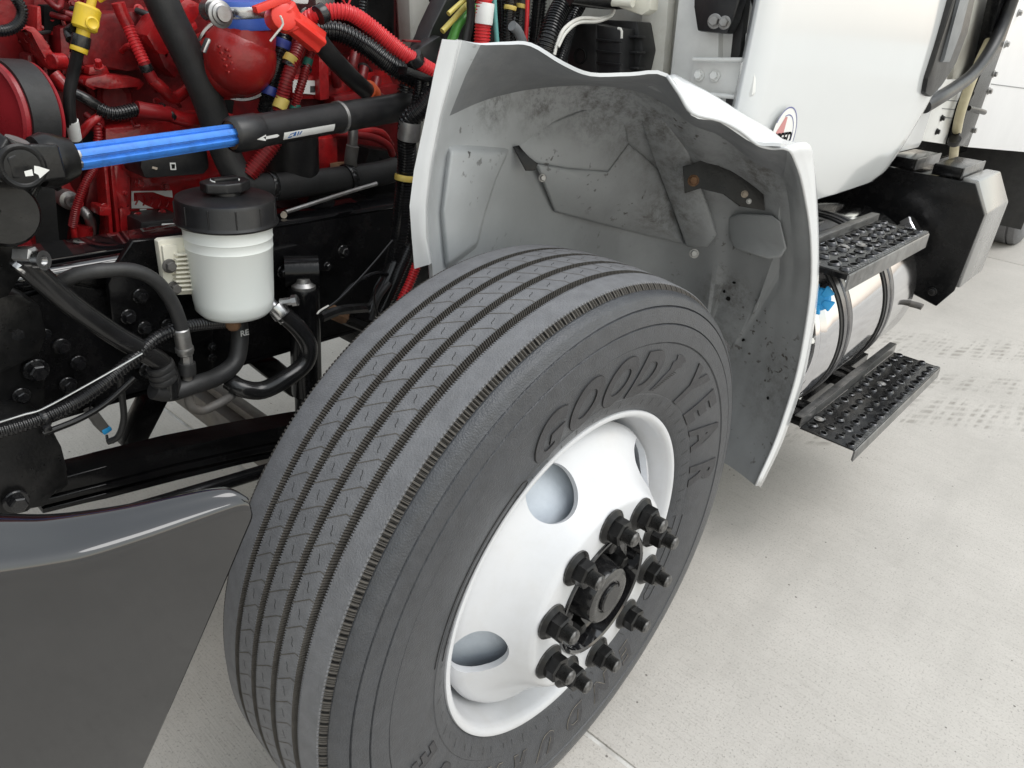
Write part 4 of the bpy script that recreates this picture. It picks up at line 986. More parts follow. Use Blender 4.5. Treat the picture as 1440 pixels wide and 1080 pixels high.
# cargo body: white corner panel with rivets, dark edge post
body = empty('cargo_body', truck)
boxw('body_side', (2.75, .135, 1.02), (7.6, .165, 3.4), 'box_white', body, .006)
boxw('body_front', (2.70, .30, 1.16), (2.73, 2.1, 3.4), 'box_white', body, .006)
boxw('body_floor', (3.6, .2, .96), (7.6, 2.1, 1.015), 'black_paint', body, .01)
prism('corner_post', [(1412,-30),(1444,-30),(1400,95),(1374,170),(1362,206),(1344,206),(1360,150),(1386,90)], 'black_paint', body, y=.10, dep=.04, bev=.006)
prism('body_panel', [(1442,-30),(1560,-30),(1560,224),(1361,207),(1399,97)], 'box_white', body, y=.105, dep=.02, bev=.003)
prism('panel_seam', [(1394,117.5),(1440,123.5),(1540,136),(1540,137.2),(1440,124.8),(1394,118.8)], 'grey_plastic', body, y=.1035, dep=.004, bev=0)
prism('cream_panel', [(1362,-30),(1424,-30),(1376,110),(1336,132),(1342,96)], 'cowl_white', body, y=.17, dep=.02, bev=.004)
prism('lower_flange', [(1330,112),(1366,112),(1350,150),(1345,205),(1296,198),(1312,142)], 'hinge_white', body, y=.14, dep=.01, bev=.003)
for k in range(3): prism('flange_slot', [(1328 - 3 * k, 140 + 12 * k), (1350 - 3 * k, 142 + 12 * k), (1350 - 3 * k, 143.2 + 12 * k), (1328 - 3 * k, 141.2 + 12 * k)], 'grey_plastic', body, y=.139, dep=.003, bev=0)
for a, b in ((1324,166),(1317,185)): bolt('rivet', (a, b, .138), 4.5, 'cast_black', body)
for a, b in ((1432,18),(1414,62),(1397,104),(1390,128),(1368,183)): bolt('panel_bolt', (a, b, .104), 5, 'steel_dull', body)
# cables behind the cab
tube('air_hose', [(1434,-30,.08),(1412,30,.08),(1392,72,.075),(1368,104,.07),(1342,124,.06),(1320,138,.05),(1300,150,.06)], 8.5, 'black_plastic', truck)
tube('yellow_hose', [(1418,-30,.12),(1398,40,.11),(1376,90,.10),(1360,130,.10),(1347,175,.11),(1339,236,.16)], 6.5, 'hose_yellow', truck)
for a, b in ((1360,134), (1342,198)): band('hose_tie', [(a + 1, b - 3, .105), (a - 1, b + 3, .108)], 8.5, 'rubber_gloss', truck)
tube('hook', [(1362,152,.1),(1378,156,.09),(1384,158,.09)], 3.5, 'cast_black', truck)
# rear tyre and dark underside seen between the box and the body
rw = empty('rear_wheel', truck)
lathe('rear_tyre', (6.0, .30, .5), (0, -1, 0), [(.1, .3), (.14, .36), (.145, .43), (.125, .485), (.11, .5), (.07, .508), (.068, .495), (.058, .495), (.056, .51), (0, .512), (-.10, .5), (-.14, .43), (-.14, .36), (-.1, .3)], 'tyre_tread', rw, 96, 30)
lathe('rear_rim', (6.0, .30, .5), (0, -1, 0), [(.1, .3), (.11, .295), (.06, .27), (.0, .2), (-.02, .14), (-.02, 0)], 'white_wheel', rw, 48)
boxw('mud_flap', (5.2, .1, .25), (5.215, .62, 1.05), 'rubber_hose', truck, .003)
boxw('cross_member', (2.3, .55, .72), (2.45, 1.5, .90), 'black_paint', truck, .01)
prism('chassis_tank', [(1255,200),(1330,190),(1420,215),(1440,260),(1340,250),(1260,235)], 'black_paint', truck, y=.75, dep=.5, bev=.03)

# ------------------------------------------------------------------ engine and its ancillaries
eng = empty('engine', truck)
YE = .80
prism('engine_block', [(-260,-260),(575,-260),(575,330),(300,420),(-260,470)], 'engine_dark', eng, y=YE + .06, dep=.45, bev=.01)
# head and rocker cover steps
prism('cylinder_head', [(110,-200),(420,-200),(400,60),(300,92),(120,96)], 'engine_dark', eng, y=YE + .02, dep=.05, bev=.01)
prism('intake_cover', [(112,20),(240,10),(246,70),(236,96),(180,100),(116,98)], 'engine_dark', eng, y=YE - .01, dep=.05, bev=.012)
prism('head_lug', [(126,94),(150,92),(156,104),(124,106)], 'engine_red', eng, y=YE - .03, dep=.04, bev=.004)
bolt('head_bolt', (139, 94, YE - .03), 7, 'engine_red', eng, (-.2, -.5, .8), 1.4)
prism('exhaust_flange', [(122,110),(150,104),(196,110),(206,118),(196,128),(172,118),(152,120),(132,128),(118,120)], 'engine_red', eng, y=YE - .04, dep=.05, bev=.006)
lathe('core_plug', P(160, 137, y=YE + .0), (0, -1, 0), [(-.03, .030), (.006, .030), (.010, .026), (.004, .020), (.002, 0)], 'engine_dark', eng, 32)
lathe('core_plug', P(470, 150, y=YE + .03), (0, -1, 0), [(-.03, .030), (.006, .030), (.010, .026), (.004, .020), (.002, 0)], 'engine_dark', eng, 32)
# side cover in bright red with ribs, ledges and cast bosses
prism('side_cover', [(148,180),(330,160),(332,330),(200,352),(152,352)], 'engine_red', eng, y=YE - .02, dep=.08, bev=.006)
prism('cover_rib', [(146,232),(152,232),(162,352),(156,352)], 'engine_red', eng, y=YE - .05, dep=.04, bev=.004)
prism('cover_rib', [(155,232),(161,232),(172,350),(166,352)], 'engine_red', eng, y=YE - .045, dep=.04, bev=.004)
prism('cover_pad', [(160,232),(172,232),(176,246),(184,248),(184,288),(176,290),(166,296),(164,270)], 'engine_red', eng, y=YE - .045, dep=.03, bev=.005)
prism('cover_pad', [(168,292),(184,290),(186,325),(182,346),(172,346),(170,320)], 'engine_red', eng, y=YE - .045, dep=.03, bev=.005)
prism('cover_ledge', [(188,305),(252,302),(252,309),(190,314)], 'engine_red', eng, y=YE - .05, dep=.03, bev=.004)
for a, b, r in ((196,258,7), (232,262,6), (228,300,6), (194,306,8), (147,294,8), (110,286,7), (176,272,4), (452,182,6)): bolt('cover_bolt', (a, b, YE - .045), r, 'engine_red', eng, (0, -1, .1), .9)
prism('bracket_ear', [(140,290),(158,292),(156,304),(140,304)], 'engine_red', eng, y=YE - .06, dep=.04, bev=.004)
# torn data label: two white remains, wrinkled red between
prism('data_label', [(186,269),(242,268),(243,278),(232,276),(215,270),(186,271)], 'label_white', eng, y=YE - .0225, dep=.0015, bev=0)
prism('data_label', [(186,284),(196,282),(204,288),(216,293),(187,293)], 'label_white', eng, y=YE - .0225, dep=.0015, bev=0)
prism('data_label', [(185,269),(188,269),(188,293),(185,293)], 'label_white', eng, y=YE - .0228, dep=.0015, bev=0)
for k in range(5): tube('label_wrinkle', [(190 + 11 * k, 272 + 2 * k, YE - .022), (194 + 11 * k, 280 + k, YE - .023), (190 + 11 * k, 288 + k, YE - .022)], 1.3, 'engine_red', eng, 6)
prism('wire_sticker', [(197,294),(206,294),(206,298),(197,298)], 'label_white', eng, y=YE - .0225, dep=.0015, bev=0)
# lower front accessory mess: brackets, alternator body, hoses in shadow
prism('front_bracket', [(80,246),(98,250),(104,275),(112,278),(120,292),(104,300),(92,282)], 'engine_red', eng, y=YE - .0, dep=.04, bev=.006)
lathe('pivot_boss', P(98, 282, y=YE - .02), (0, -1, 0), [(-.04, .016), (.0, .016), (.002, .010), (.012, .010), (.012, .006), (.004, .005), (.004, 0)], 'steel_dull', eng, 20)
prism('fuel_bracket', [(130,240),(150,236),(140,300),(120,340),(110,340)], 'engine_dark', eng, y=YE + .02, dep=.04, bev=.006)
tube('metal_pipe', [(116,296,YE-.01),(124,304,YE-.02),(128,320,YE-.01),(124,345,YE)], 7, 'steel_dull', eng)
cyl('pipe_union', (118,318,YE-.02), (119,332,YE-.02), .014, 'engine_red', eng, 12)
cyl('pipe_union', (114,332,YE-.02), (125,331,YE-.02), .011, 'engine_dark', eng, 12)
corr('engine_conduit', [(134,236,YE-.05),(120,258,YE-.06),(108,290,YE-.06),(102,318,YE-.05)], 6, 'conduit_darkred', eng, 3)
tube('conduit_tail', [(103,318,YE-.05),(105,334,YE-.05),(108,352,YE-.04)], 4, 'engine_red', eng)
tube('engine_strut', [(150,290,YE-.0),(146,330,YE),(152,352,YE)], 7, 'engine_dark', eng)
prism('front_arch_bracket', [(30,44),(38,40),(46,44),(56,64),(62,84),(70,98),(94,100),(92,94),(76,80),(70,66),(60,50),(48,38),(32,36)], 'engine_red', eng, y=YE - .06, dep=.05, bev=.005)
prism('bracket_web', [(31,44),(48,46),(60,72),(68,98),(58,92),(46,62)], 'engine_dark', eng, y=YE - .03, dep=.05, bev=.006)
cyl('bracket_boss', (72,86,YE-.07), (90,86,YE-.06), .012, 'engine_red', eng, 18, bev=.002)
prism('front_column', [(84,40),(96,36),(98,70),(94,104),(88,106)], 'engine_dark', eng, y=YE - .03, dep=.05, bev=.006)
prism('front_column', [(52,10),(58,8),(60,48),(52,46)], 'engine_red', eng, y=YE - .01, dep=.05, bev=.006)
prism('front_case', [(-200,-200),(56,-200),(50,40),(30,60),(60,110),(100,330),(60,420),(-200,420)], 'engine_dark', eng, y=YE + .03, dep=.3, bev=.01)
prism('gear_column', [(38,78),(48,74),(56,110),(60,150),(50,160),(40,120)], 'engine_dark', eng, y=YE - .02, dep=.04, bev=.006)
for k in range(80):
    a, b = random.choice(((random.uniform(100, 330), random.uniform(-5, 175)), (random.uniform(20, 110), random.uniform(-5, 120)), (random.uniform(400, 550), random.uniform(60, 200))))
    t_ = random.random()
    if t_ < .45: bolt('casting_bolt', (a, b, YE + random.uniform(-.01, .02)), random.uniform(4, 7), random.choice(('engine_red', 'engine_dark')), eng, (0, -1, .2), 1.0)
    elif t_ < .75:
        dx, dy = random.choice(((26, -3), (5, 30), (22, 14))); prism('casting_rib', [(a, b), (a + dx * .9 + 4, b + dy * .9), (a + dx, b + dy + 5), (a - 3, b + 5)], random.choice(('engine_red', 'engine_dark')), eng, y=YE + .0, dep=.05, bev=.003)
    else: tube('engine_pipe', [(a, b, YE - .01), (a + random.uniform(8, 22), b + random.uniform(-8, 18), YE - .03), (a + random.uniform(20, 46), b + random.uniform(-5, 30), YE)], random.uniform(2.5, 5), random.choice(('engine_red', 'engine_dark', 'rubber_hose')), eng, 10)
for poly in ([(62,8),(86,8),(84,44),(62,44)], [(100,180),(134,186),(120,232),(96,225)], [(120,300),(150,298),(150,348),(126,350)], [(82,252),(100,300),(92,350),(78,330)], [(300,120),(330,140),(326,170),(296,160)], [(470,100),(500,96),(498,120),(472,124)]): prism('painted_shade_panel', poly, 'print_black', eng, y=YE - .001, dep=.03, bev=.002)  # flat black panels stand in for the shade in gaps between castings
# pulley and belt on the front of the engine
pul = empty('belt_drive', truck)
pc = P(-2, 160, y=YE - .14); PR = pxr(pc, 68); pax = Vector((-1, -.22, .06))
lathe('pulley', pc, pax, [(-.052, PR * .9), (-.052, PR * 1.04), (-.048, PR * 1.05), (-.046, PR), (-.004, PR), (-.002, PR * 1.04), (.003, PR * 1.03), (.006, PR * .97), (.003, PR * .9), (.004, PR * .75), (.012, PR * .5), (.016, 0)], 'pulley_red', pul, 64)
lathe('belt_wrap', pc, pax, [(-.045, PR * .99), (-.045, PR * 1.07), (-.005, PR * 1.07), (-.005, PR * .99)], 'rubber_hose', pul, 64, 30)
bm = bmesh.new(); bp = path([(46,190,YE-.12),(54,220,YE-.11),(60,270,YE-.10),(66,330,YE-.08),(76,410,YE-.06)])
bp = catmull(bp, .01); A = []
for i, q in enumerate(bp):
    d_ = (bp[min(i + 1, len(bp) - 1)] - bp[max(0, i - 1)]).normalized(); side = Vector((.98, -.2, 0)); side = (side - d_ * side.dot(d_)).normalized(); nr = d_.cross(side)
    A.append([bm.verts.new(q + side * a * .0165 + nr * b * .003) for a, b in ((-1, -1), (1, -1), (1, 1), (-1, 1))])
for a, b in zip(A, A[1:]):
    for k in range(4): bm.faces.new((a[k], a[(k + 1) % 4], b[(k + 1) % 4], b[k]))
bm_link('serpentine_belt', bm, 'rubber_hose', pul, 30)
prism('fan_ring', [(4,312),(20,292),(34,312),(46,345),(58,372),(20,372),(14,340)], 'pulley_red', pul, y=YE - .1, dep=.03, bev=.004)
# wiring looms and small hoses over the block
def loom(parts, parent):
    for kind, pp, r, m in parts:
        (corr if kind == 'c' else tube)('conduit', pp, r, m, parent)
loom([('t', [(76,104,YE-.07),(92,122,YE-.08),(104,132,YE-.09)], 9, 'engine_red'), ('t', [(102,130,YE-.09),(122,140,YE-.1),(140,152,YE-.1)], 8, 'rubber_gloss'),
      ('c', [(138,153,YE-.1),(160,160,YE-.11),(192,154,YE-.11)], 10, 'black_conduit'), ('t', [(192,153,YE-.11),(215,157,YE-.11),(238,160,YE-.1)], 11, 'conduit_darkred'), ('t', [(236,160,YE-.1),(262,168,YE-.1),(300,168,YE-.1)], 10, 'engine_red'),
      ('t', [(142,162,YE-.1),(126,174,YE-.1),(112,190,YE-.09),(90,206,YE-.09)], 6, 'engine_red'), ('c', [(136,176,YE-.1),(138,190,YE-.1),(136,215,YE-.1)], 6, 'conduit_darkred'),
      ('t', [(166,4,YE-.08),(172,20,YE-.08),(180,36,YE-.08)], 9, 'engine_red'), ('c', [(179,34,YE-.08),(190,60,YE-.09),(203,88,YE-.1)], 8.5, 'conduit_red'), ('t', [(202,86,YE-.1),(208,100,YE-.1),(216,114,YE-.1)], 8, 'conduit_darkred'),
      ('t', [(214,112,YE-.1),(228,124,YE-.1),(242,138,YE-.09),(256,132,YE-.08),(272,118,YE-.06)], 8, 'engine_red'), ('t', [(186,170,YE-.09),(190,178,YE-.1),(196,176,YE-.1)], 3, 'engine_dark')], eng)
for a, b, c, d, r, m in ((203,90,207,100,9.5,'rubber_gloss'), (186,150,190,158,12,'rubber_gloss'), (221,154,226,158,12.5,'rubber_gloss'), (240,158,236,162,12,'rubber_gloss')): band('loom_tape', [(a, b, YE - .1), (c, d, YE - .1)], r, m, eng)
# injector / sensor housings behind the black hose
for poly, m in (([(206,50),(226,20),(240,30),(250,58),(236,90),(218,70)], 'engine_red'), ([(246,12),(262,-4),(284,6),(280,22),(262,50),(254,34)], 'engine_red'), ([(222,74),(240,66),(256,92),(248,112),(232,96)], 'engine_dark'), ([(262,38),(276,28),(280,40),(266,52)], 'engine_red')):
    prism('sensor_housing', poly, m, eng, y=YE - .08, dep=.06, bev=.006)
# control modules
ecu = empty('control_module', truck)
prism('module_case', [(198,214),(292,206),(296,236),(288,246),(204,252),(198,236)], 'black_plastic', ecu, y=YE - .12, dep=.08, bev=.008)
prism('module_tag', [(239,229),(247,229),(248,239),(240,239)], 'label_white', ecu, y=YE - .1215, dep=.002, bev=0)
prism('module_code', [(241,231),(246,231),(246,237),(242,237)], 'print_black', ecu, y=YE - .1222, dep=.001, bev=0)
prism('module_mark', [(215,234),(222,236),(221,239),(214,237)], 'washer_tan', ecu, y=YE - .1215, dep=.002, bev=0)
ec2 = empty('control_module', truck)
prism('module_case', [(198,312),(262,306),(262,350),(200,350)], 'black_plastic', ec2, y=YE - .10, dep=.08, bev=.006)
prism('module_cover', [(212,322),(262,318),(262,342),(216,336)], 'black_plastic', ec2, y=YE - .12, dep=.04, bev=.008)
prism('module_tag', [(228,315),(250,314),(250,317),(228,318)], 'label_white', ec2, y=YE - .1225, dep=.002, bev=0)
# right part of the block: deck, ledges, filter, hoses
prism('rear_block', [(396,96),(560,70),(575,300),(420,300)], 'engine_dark', eng, y=YE + .0, dep=.08, bev=.008)
prism('rear_web', [(448,70),(462,66),(464,140),(450,142)], 'engine_red', eng, y=YE - .05, dep=.06, bev=.005)
prism('rear_ledge', [(410,108),(545,100),(560,128),(556,140),(412,140)], 'engine_red', eng, y=YE - .03, dep=.06, bev=.006)
prism('rear_ledge', [(470,136),(560,118),(562,150),(470,156)], 'engine_dark', eng, y=YE - .05, dep=.06, bev=.006)
for a, b in ((476,80),(500,72),(530,110),(512,95)): tube('head_pipe', [(a, b, YE - .04), (a - 4, b + 22, YE - .05), (a - 2, b + 40, YE - .04)], 7, 'engine_dark', eng)
prism('barcode_label', [(412,112),(452,114),(451,134),(412,130)], 'label_white', eng, y=YE - .034, dep=.002, bev=0)
for k in range(7): prism('barcode_bar', [(437 + 1.7 * k, 121), (437.9 + 1.7 * k, 121), (437.9 + 1.7 * k, 130), (437 + 1.7 * k, 130)], 'print_black', eng, y=YE - .0355, dep=.001, bev=0)
lathe('oil_filter', P(412, 262, y=YE - .12), (0, 0, 1), [(0, 0), (0, .046), (.01, .052), (.12, .052), (.128, .046), (.128, 0)], 'black_plastic', eng, 40)
prism('filter_head', [(444,196),(476,190),(478,245),(446,246)], 'engine_red', eng, y=YE - .1, dep=.1, bev=.012)
lathe('sensor_hex', P(479, 238, y=YE - .11), (.8, -.6, .1), [(-.02, .016), (.012, .016), (.014, .012), (.022, .012), (.024, 0)], 'rust', eng, 6, 20)
tube('ground_strap', [(497,170,YE-.14),(496,196,YE-.14),(494,222,YE-.13),(496,242,YE-.12)], 7, 'steel_dull', eng)
tube('strap_boot', [(496,205,YE-.145),(493,226,YE-.14),(495,238,YE-.13)], 9, 'grey_gun', eng)
tube('red_line', [(470,188,YE-.1),(520,192,YE-.1),(545,204,YE-.1),(552,218,YE-.09)], 5, 'conduit_darkred', eng); tube('red_line', [(500,184,YE-.09),(535,186,YE-.09),(550,205,YE-.08)], 5, 'engine_red', eng)
prism('pump_body', [(520,208),(560,214),(570,340),(500,350),(505,260)], 'cast_black', eng, y=YE - .06, dep=.2, bev=.01)
prism('starter_body', [(398,292),(450,280),(520,276),(560,300),(560,360),(420,360)], 'cast_black', eng, y=YE - .10, dep=.2, bev=.02)
lathe('starter_end', P(452, 290, y=YE - .14), (-.2, -1, .15), [(-.05, .032), (.0, .032), (.004, .028), (.002, .02), (.002, 0)], 'cast_black', eng, 28)
for k in range(4): slab_between('end_rib', P(444 + 5 * k, 282 + k, y=YE - .145), P(452 + 4 * k, 298 + k, y=YE - .145), .004, .004, 'cast_black', eng)
# charge-air elbow with clamp ring, blue sleeve and bolt
elb = empty('charge_air_elbow', truck)
ec = P(337, 82, y=.62); ER = pxr(ec, 50)
path_e = [P(345, 10, y=.62), P(346, 35, y=.62), P(344, 60, y=.62), P(334, 84, y=.63), P(318, 92, y=.66), P(300, 92, y=.72)]
bm = bmesh.new(); pts = catmull(path_e, .008); n_ = len(pts)
sweep(bm, pts, [ER * (.80 + .12 * min(1, max(0, (i / n_ - .15) / .45))) for i in range(n_)], 40); bm_link('elbow', bm, 'elbow_red', elb, 60)
ea = (CAM - ec).normalized() + Vector((-.12, 0, -.1)); lathe('elbow_bulge', ec, ea, [(-.03, ER * .96), (-.008, ER * 1.0), (.008, ER * .98), (.024, ER * .88), (.040, ER * .66), (.050, ER * .38), (.053, 0)], 'elbow_red', elb, 56, 60)
lathe('clamp_ring', ec - ea * .022 + Vector((-.006, 0, -.004)), ea, [(-.006, ER * 1.03), (-.006, ER * 1.10), (-.002, ER * 1.13), (.004, ER * 1.13), (.008, ER * 1.10), (.008, ER * 1.03)], 'steel', elb, 56, 30, closed=True)
slab_between('clamp_buckle', P(293, 54, y=.60), P(285, 74, y=.60), .012, .006, 'steel', elb)
for k in range(9): lathe('cast_mark', P(311 + 1.6 * k + (k % 2) * 9, 66 + 4.5 * k, y=.578), (0, -1, 0), [(-.01, .0022), (-.003, .0022), (-.002, 0)], 'elbow_red', elb, 10)
band('blue_sleeve', [(347, 39, .62), (342, 0, .62)], 43.5, 'silicone_blue', elb)
band('sleeve_clamp', [(345, 23, .62), (342, 5, .62)], 44.5, 'steel', elb)
lathe('clamp_bolt', P(311, 20, y=.56), (0, -1, .1), [(-.03, .010), (-.006, .010), (-.006, .019), (-.001, .020), (.001, .016), (.004, .0155), (.006, .012), (.010, .011), (.010, 0)], 'steel_dull', elb, 20)
lathe('clamp_barrel', P(302, 14, y=.575), (0, -1, .1), [(-.02, .016), (.0, .016), (.001, 0)], 'steel', elb, 20)
# yellow dipstick handle and its tube
dip = empty('oil_dipstick', truck)
cyl('handle', (125, 8, .6), (118, 42, .6), pxr(P(120, 30, y=.6), 16.5), 'plastic_yellow', dip, 28, bev=.003)
cyl('handle_stem', (133, -14, .6), (126, 14, .6), pxr(P(120, 30, y=.6), 6), 'plastic_yellow', dip, 16)
tube('lock_lever', [(140,0,.6),(150,-6,.59),(160,-8,.59)], 4, 'plastic_yellow', dip)
cyl('handle_neck', (118, 40, .6), (115, 58, .6), pxr(P(120, 30, y=.6), 9), 'plastic_yellow', dip, 18)
lathe('lock_eye', P(129, 33, y=.585), (0, -1, .1), [(0, .009), (.003, .009), (.004, .007), (.002, .004), (.002, 0)], 'plastic_yellow', dip, 18)
band('tube_collar', [(115, 50, .6), (112, 66, .6)], 12.5, 'rubber_gloss', dip); band('yellow_ring', [(112, 65, .6), (110, 73, .6)], 11.5, 'plastic_yellow', dip)
tube('dipstick_tube', [(110,70,.6),(104,100,.62),(98,130,.63),(99,165,.64),(108,200,.66)], 8, 'black_plastic', dip)
band('tube_label', [(101, 169, .642), (106, 195, .655)], 8.6, 'label_white', dip); tube('side_clip', [(104,40,.61),(96,44,.62),(100,56,.61)], 7, 'rubber_gloss', dip)
# red T-handle stick with black tube
red = empty('transmission_dipstick', truck)
slab_between('t_handle', P(358, 14, y=.5), P(405, -4, y=.5), .014, .010, 'plastic_red', red); lathe('handle_boss', P(397, 24, y=.5), (-.2, -1, .2), [(-.03, .018), (0, .021), (.008, .02), (.010, .016), (.010, 0)], 'plastic_red', red, 24)
cyl('handle_head', (396, 8, .51), (412, 40, .51), .021, 'plastic_red', red, 24, bev=.004); 
bm = bmesh.new(); sweep(bm, [P(405, 26, y=.505), P(426, 42, y=.505), P(446, 58, y=.51)], [.017, .018, .019], 32, section=lambda a: 1 + .12 * math.cos(6 * a)); bm_link('handle_grip', bm, 'plastic_red', red, 30)
tube('retaining_tie', [(394,22,.475),(398,34,.475),(388,48,.48),(380,58,.485)], 1.5, 'wire_white', red, 6)
tube('stick_tube', [(446,56,.515),(470,84,.53),(495,110,.55),(520,132,.57)], 12.5, 'black_plastic', red); band('orange_collar', [(516, 126, .565), (523, 134, .575)], 14.5, 'orange_plastic', red)
tube('lower_tube', [(520,131,.575),(540,142,.62)], 8, 'engine_dark', red)
# conduits
corr('red_conduit', [(424,36,.54),(438,24,.52),(460,17,.5),(490,18,.48),(520,36,.47),(552,62,.45),(580,83,.43),(622,108,.42)], 11, 'conduit_red', truck, 4.6)
for a, b, c, d in ((447,22,456,17), (580,78,586,90)): band('conduit_clip', [(a, b, .5 if a < 500 else .43), (c, d, .5 if a < 500 else .43)], 13.5, 'rubber_gloss', truck)
corr('black_conduit', [(420,20,.58),(440,42,.57),(478,46,.55),(515,66,.53),(550,92,.5),(588,114,.48)], 14, 'black_conduit', truck, 5)
corr('black_conduit', [(404,30,.62),(396,70,.6),(384,110,.6),(372,158,.62)], 11, 'black_conduit', truck, 4.6)
for a, b in ((398,62),(380,128)): band('blue_tape', [(a + 1, b - 6, .6), (a - 2, b + 6, .6)], 11.6, 'tape_blue', truck)
corr('red_conduit', [(428,44,.6),(418,72,.58),(404,110,.57),(392,156,.58)], 9.5, 'conduit_darkred', truck, 4.2)
corr('red_conduit', [(440,60,.6),(434,84,.59),(424,118,.58),(412,156,.59)], 6.5, 'conduit_darkred', truck, 3.6)
for nm_, a, b, c, d, y_, r, m in (('yellow_tape', 411,79,406,88,.575,10,'tape_yellow'), ('yellow_tape', 398,138,392,153,.575,10,'tape_yellow'), ('green_tape', 434,82,431,92,.588,7,'tape_green'), ('green_tape', 417,146,412,156,.588,7,'tape_green'), ('loom_tie', 408,90,405,95,.575,10.8,'rubber_gloss'), ('loom_tie', 432,94,429,99,.588,8,'rubber_gloss')): band(nm_, [(a, b, y_), (c, d, y_)], r, m, truck)
corr('red_conduit', [(392,186,.62),(378,210,.62),(350,246,.63)], 12, 'conduit_darkred', truck, 4.6)
corr('black_conduit', [(20,-6,.64),(31,14,.64),(27,32,.64),(12,42,.64),(-10,44,.64)], 8, 'black_conduit', truck, 3.6)
# big coolant hose across the block
tube('coolant_hose', [(215,-30,.66),(236,20,.66),(264,76,.66),(292,140,.66),(312,200,.66),(330,240,.65),(352,260,.64),(385,263,.64),(430,258,.65),(480,252,.66),(530,245,.67),(556,238,.68)], 20, 'rubber_hose', truck)
for a, b, c, d in ((376,262,384,262), (486,252,494,250)): band('hose_clip', [(a, b, .64 if a < 400 else .66), (c, d, .64 if a < 400 else .66)], 20.8, 'rubber_gloss', truck)
slab_between('clip_buckle', P(379, 274, y=.60), P(388, 280, y=.60), .012, .008, 'rubber_gloss', truck)
tube('grey_rod', [(402,298,.6),(440,286,.6),(490,270,.6),(530,258,.6)], 3, 'steel_dull', truck); lathe('brass_fitting', P(399, 302, y=.6), (-.5, -.8, 0), [(-.01, .004), (.0, .006), (.004, .006), (.004, 0)], 'washer_tan', truck, 12)
# looms descending in front of the arch panel
corr('black_conduit', [(620,118,.4),(596,150,.42),(576,168,.44),(572,192,.45),(572,230,.46),(566,290,.47),(560,340,.47),(548,392,.48)], 13.5, 'black_conduit', truck, 4.4)
band('silver_collar', [(577, 170, .44), (574, 196, .445)], 16, 'steel_dull', truck); band('yellow_tape', [(569, 246, .46), (568, 254, .46)], 14, 'tape_yellow', truck)
corr('black_conduit', [(578,104,.52),(572,130,.52),(570,160,.53)], 14, 'black_conduit', truck, 4.6); corr('black_conduit', [(592,112,.46),(590,132,.46),(585,160,.47)], 10, 'black_conduit', truck, 4)
slab_between('conduit_bracket', P(566,98,y=.44), P(604,112,y=.43), .03, .012, 'cast_black', truck)
tube('black_hose', [(566,340,.48),(556,372,.47),(540,410,.46),(520,440,.46)], 12, 'rubber_gloss', truck); corr('red_conduit', [(586,372,.42),(577,396,.42),(562,428,.42)], 7, 'conduit_red', truck, 4)
corr('black_conduit', [(575,350,.45),(560,385,.44),(545,420,.44),(535,440,.44)], 9, 'black_conduit', truck, 4)
for pp, r, m in (([(552,338,.44),(520,376,.43),(480,418,.42),(446,442,.42)], 1.6, 'rubber_gloss'), ([(556,390,.46),(530,384,.46),(500,398,.46),(478,420,.46)], 3, 'black_conduit'), ([(536,390,.42),(526,410,.42),(530,440,.42),(540,460,.42)], 2, 'rubber_gloss'), ([(548,398,.43),(532,420,.43),(522,450,.43)], 4, 'rubber_hose'), ([(452,446,.45),(480,436,.45),(520,432,.46),(560,425,.47)], 7, 'rubber_gloss'), ([(446,442,.42),(450,437,.42),(462,430,.42)], 1.5, 'wire_white'),
                 ([(466,438,.46),(486,448,.46),(510,458,.46),(540,470,.46)], 8.5, 'cast_black'), ([(466,438,.455),(484,446,.455)], 10, 'rust')): tube('cable', pp, r, m, truck, 8)

# cowl top: firewall panel, brace, wires and looms above the arch
fw = empty('firewall', truck)
prism('firewall_panel', [(552,-80),(720,-80),(720,330),(566,330),(560,150)], 'cowl_white', fw, y=.86, dep=.03, bev=.006)
prism('firewall_fold', [(573,-60),(600,-60),(612,120),(590,120),(580,60)], 'cowl_white', fw, y=.78, dep=.05, bev=.012)
prism('black_brace', [(640,-30),(668,-30),(618,66),(594,70),(608,40)], 'black_plastic', fw, y=.52, dep=.04, bev=.005)
prism('brace_foot', [(584,72),(620,50),(632,86),(612,104),(590,92)], 'black_plastic', fw, y=.50, dep=.03, bev=.004)
prism('brace_pin', [(570,56),(592,57),(592,60),(570,59)], 'engine_dark', fw, y=.51, dep=.01, bev=.001)
tube('orange_lamp', [(611,-4,.6),(612,24,.6)], 5, 'orange_plastic', fw); tube('lamp_socket', [(610,-20,.6),(611,2,.6)], 8, 'black_plastic', fw)
prism('black_backing', [(630,-60),(790,-60),(800,60),(700,120),(620,100)], 'black_plastic', fw, y=.62, dep=.05, bev=.01)
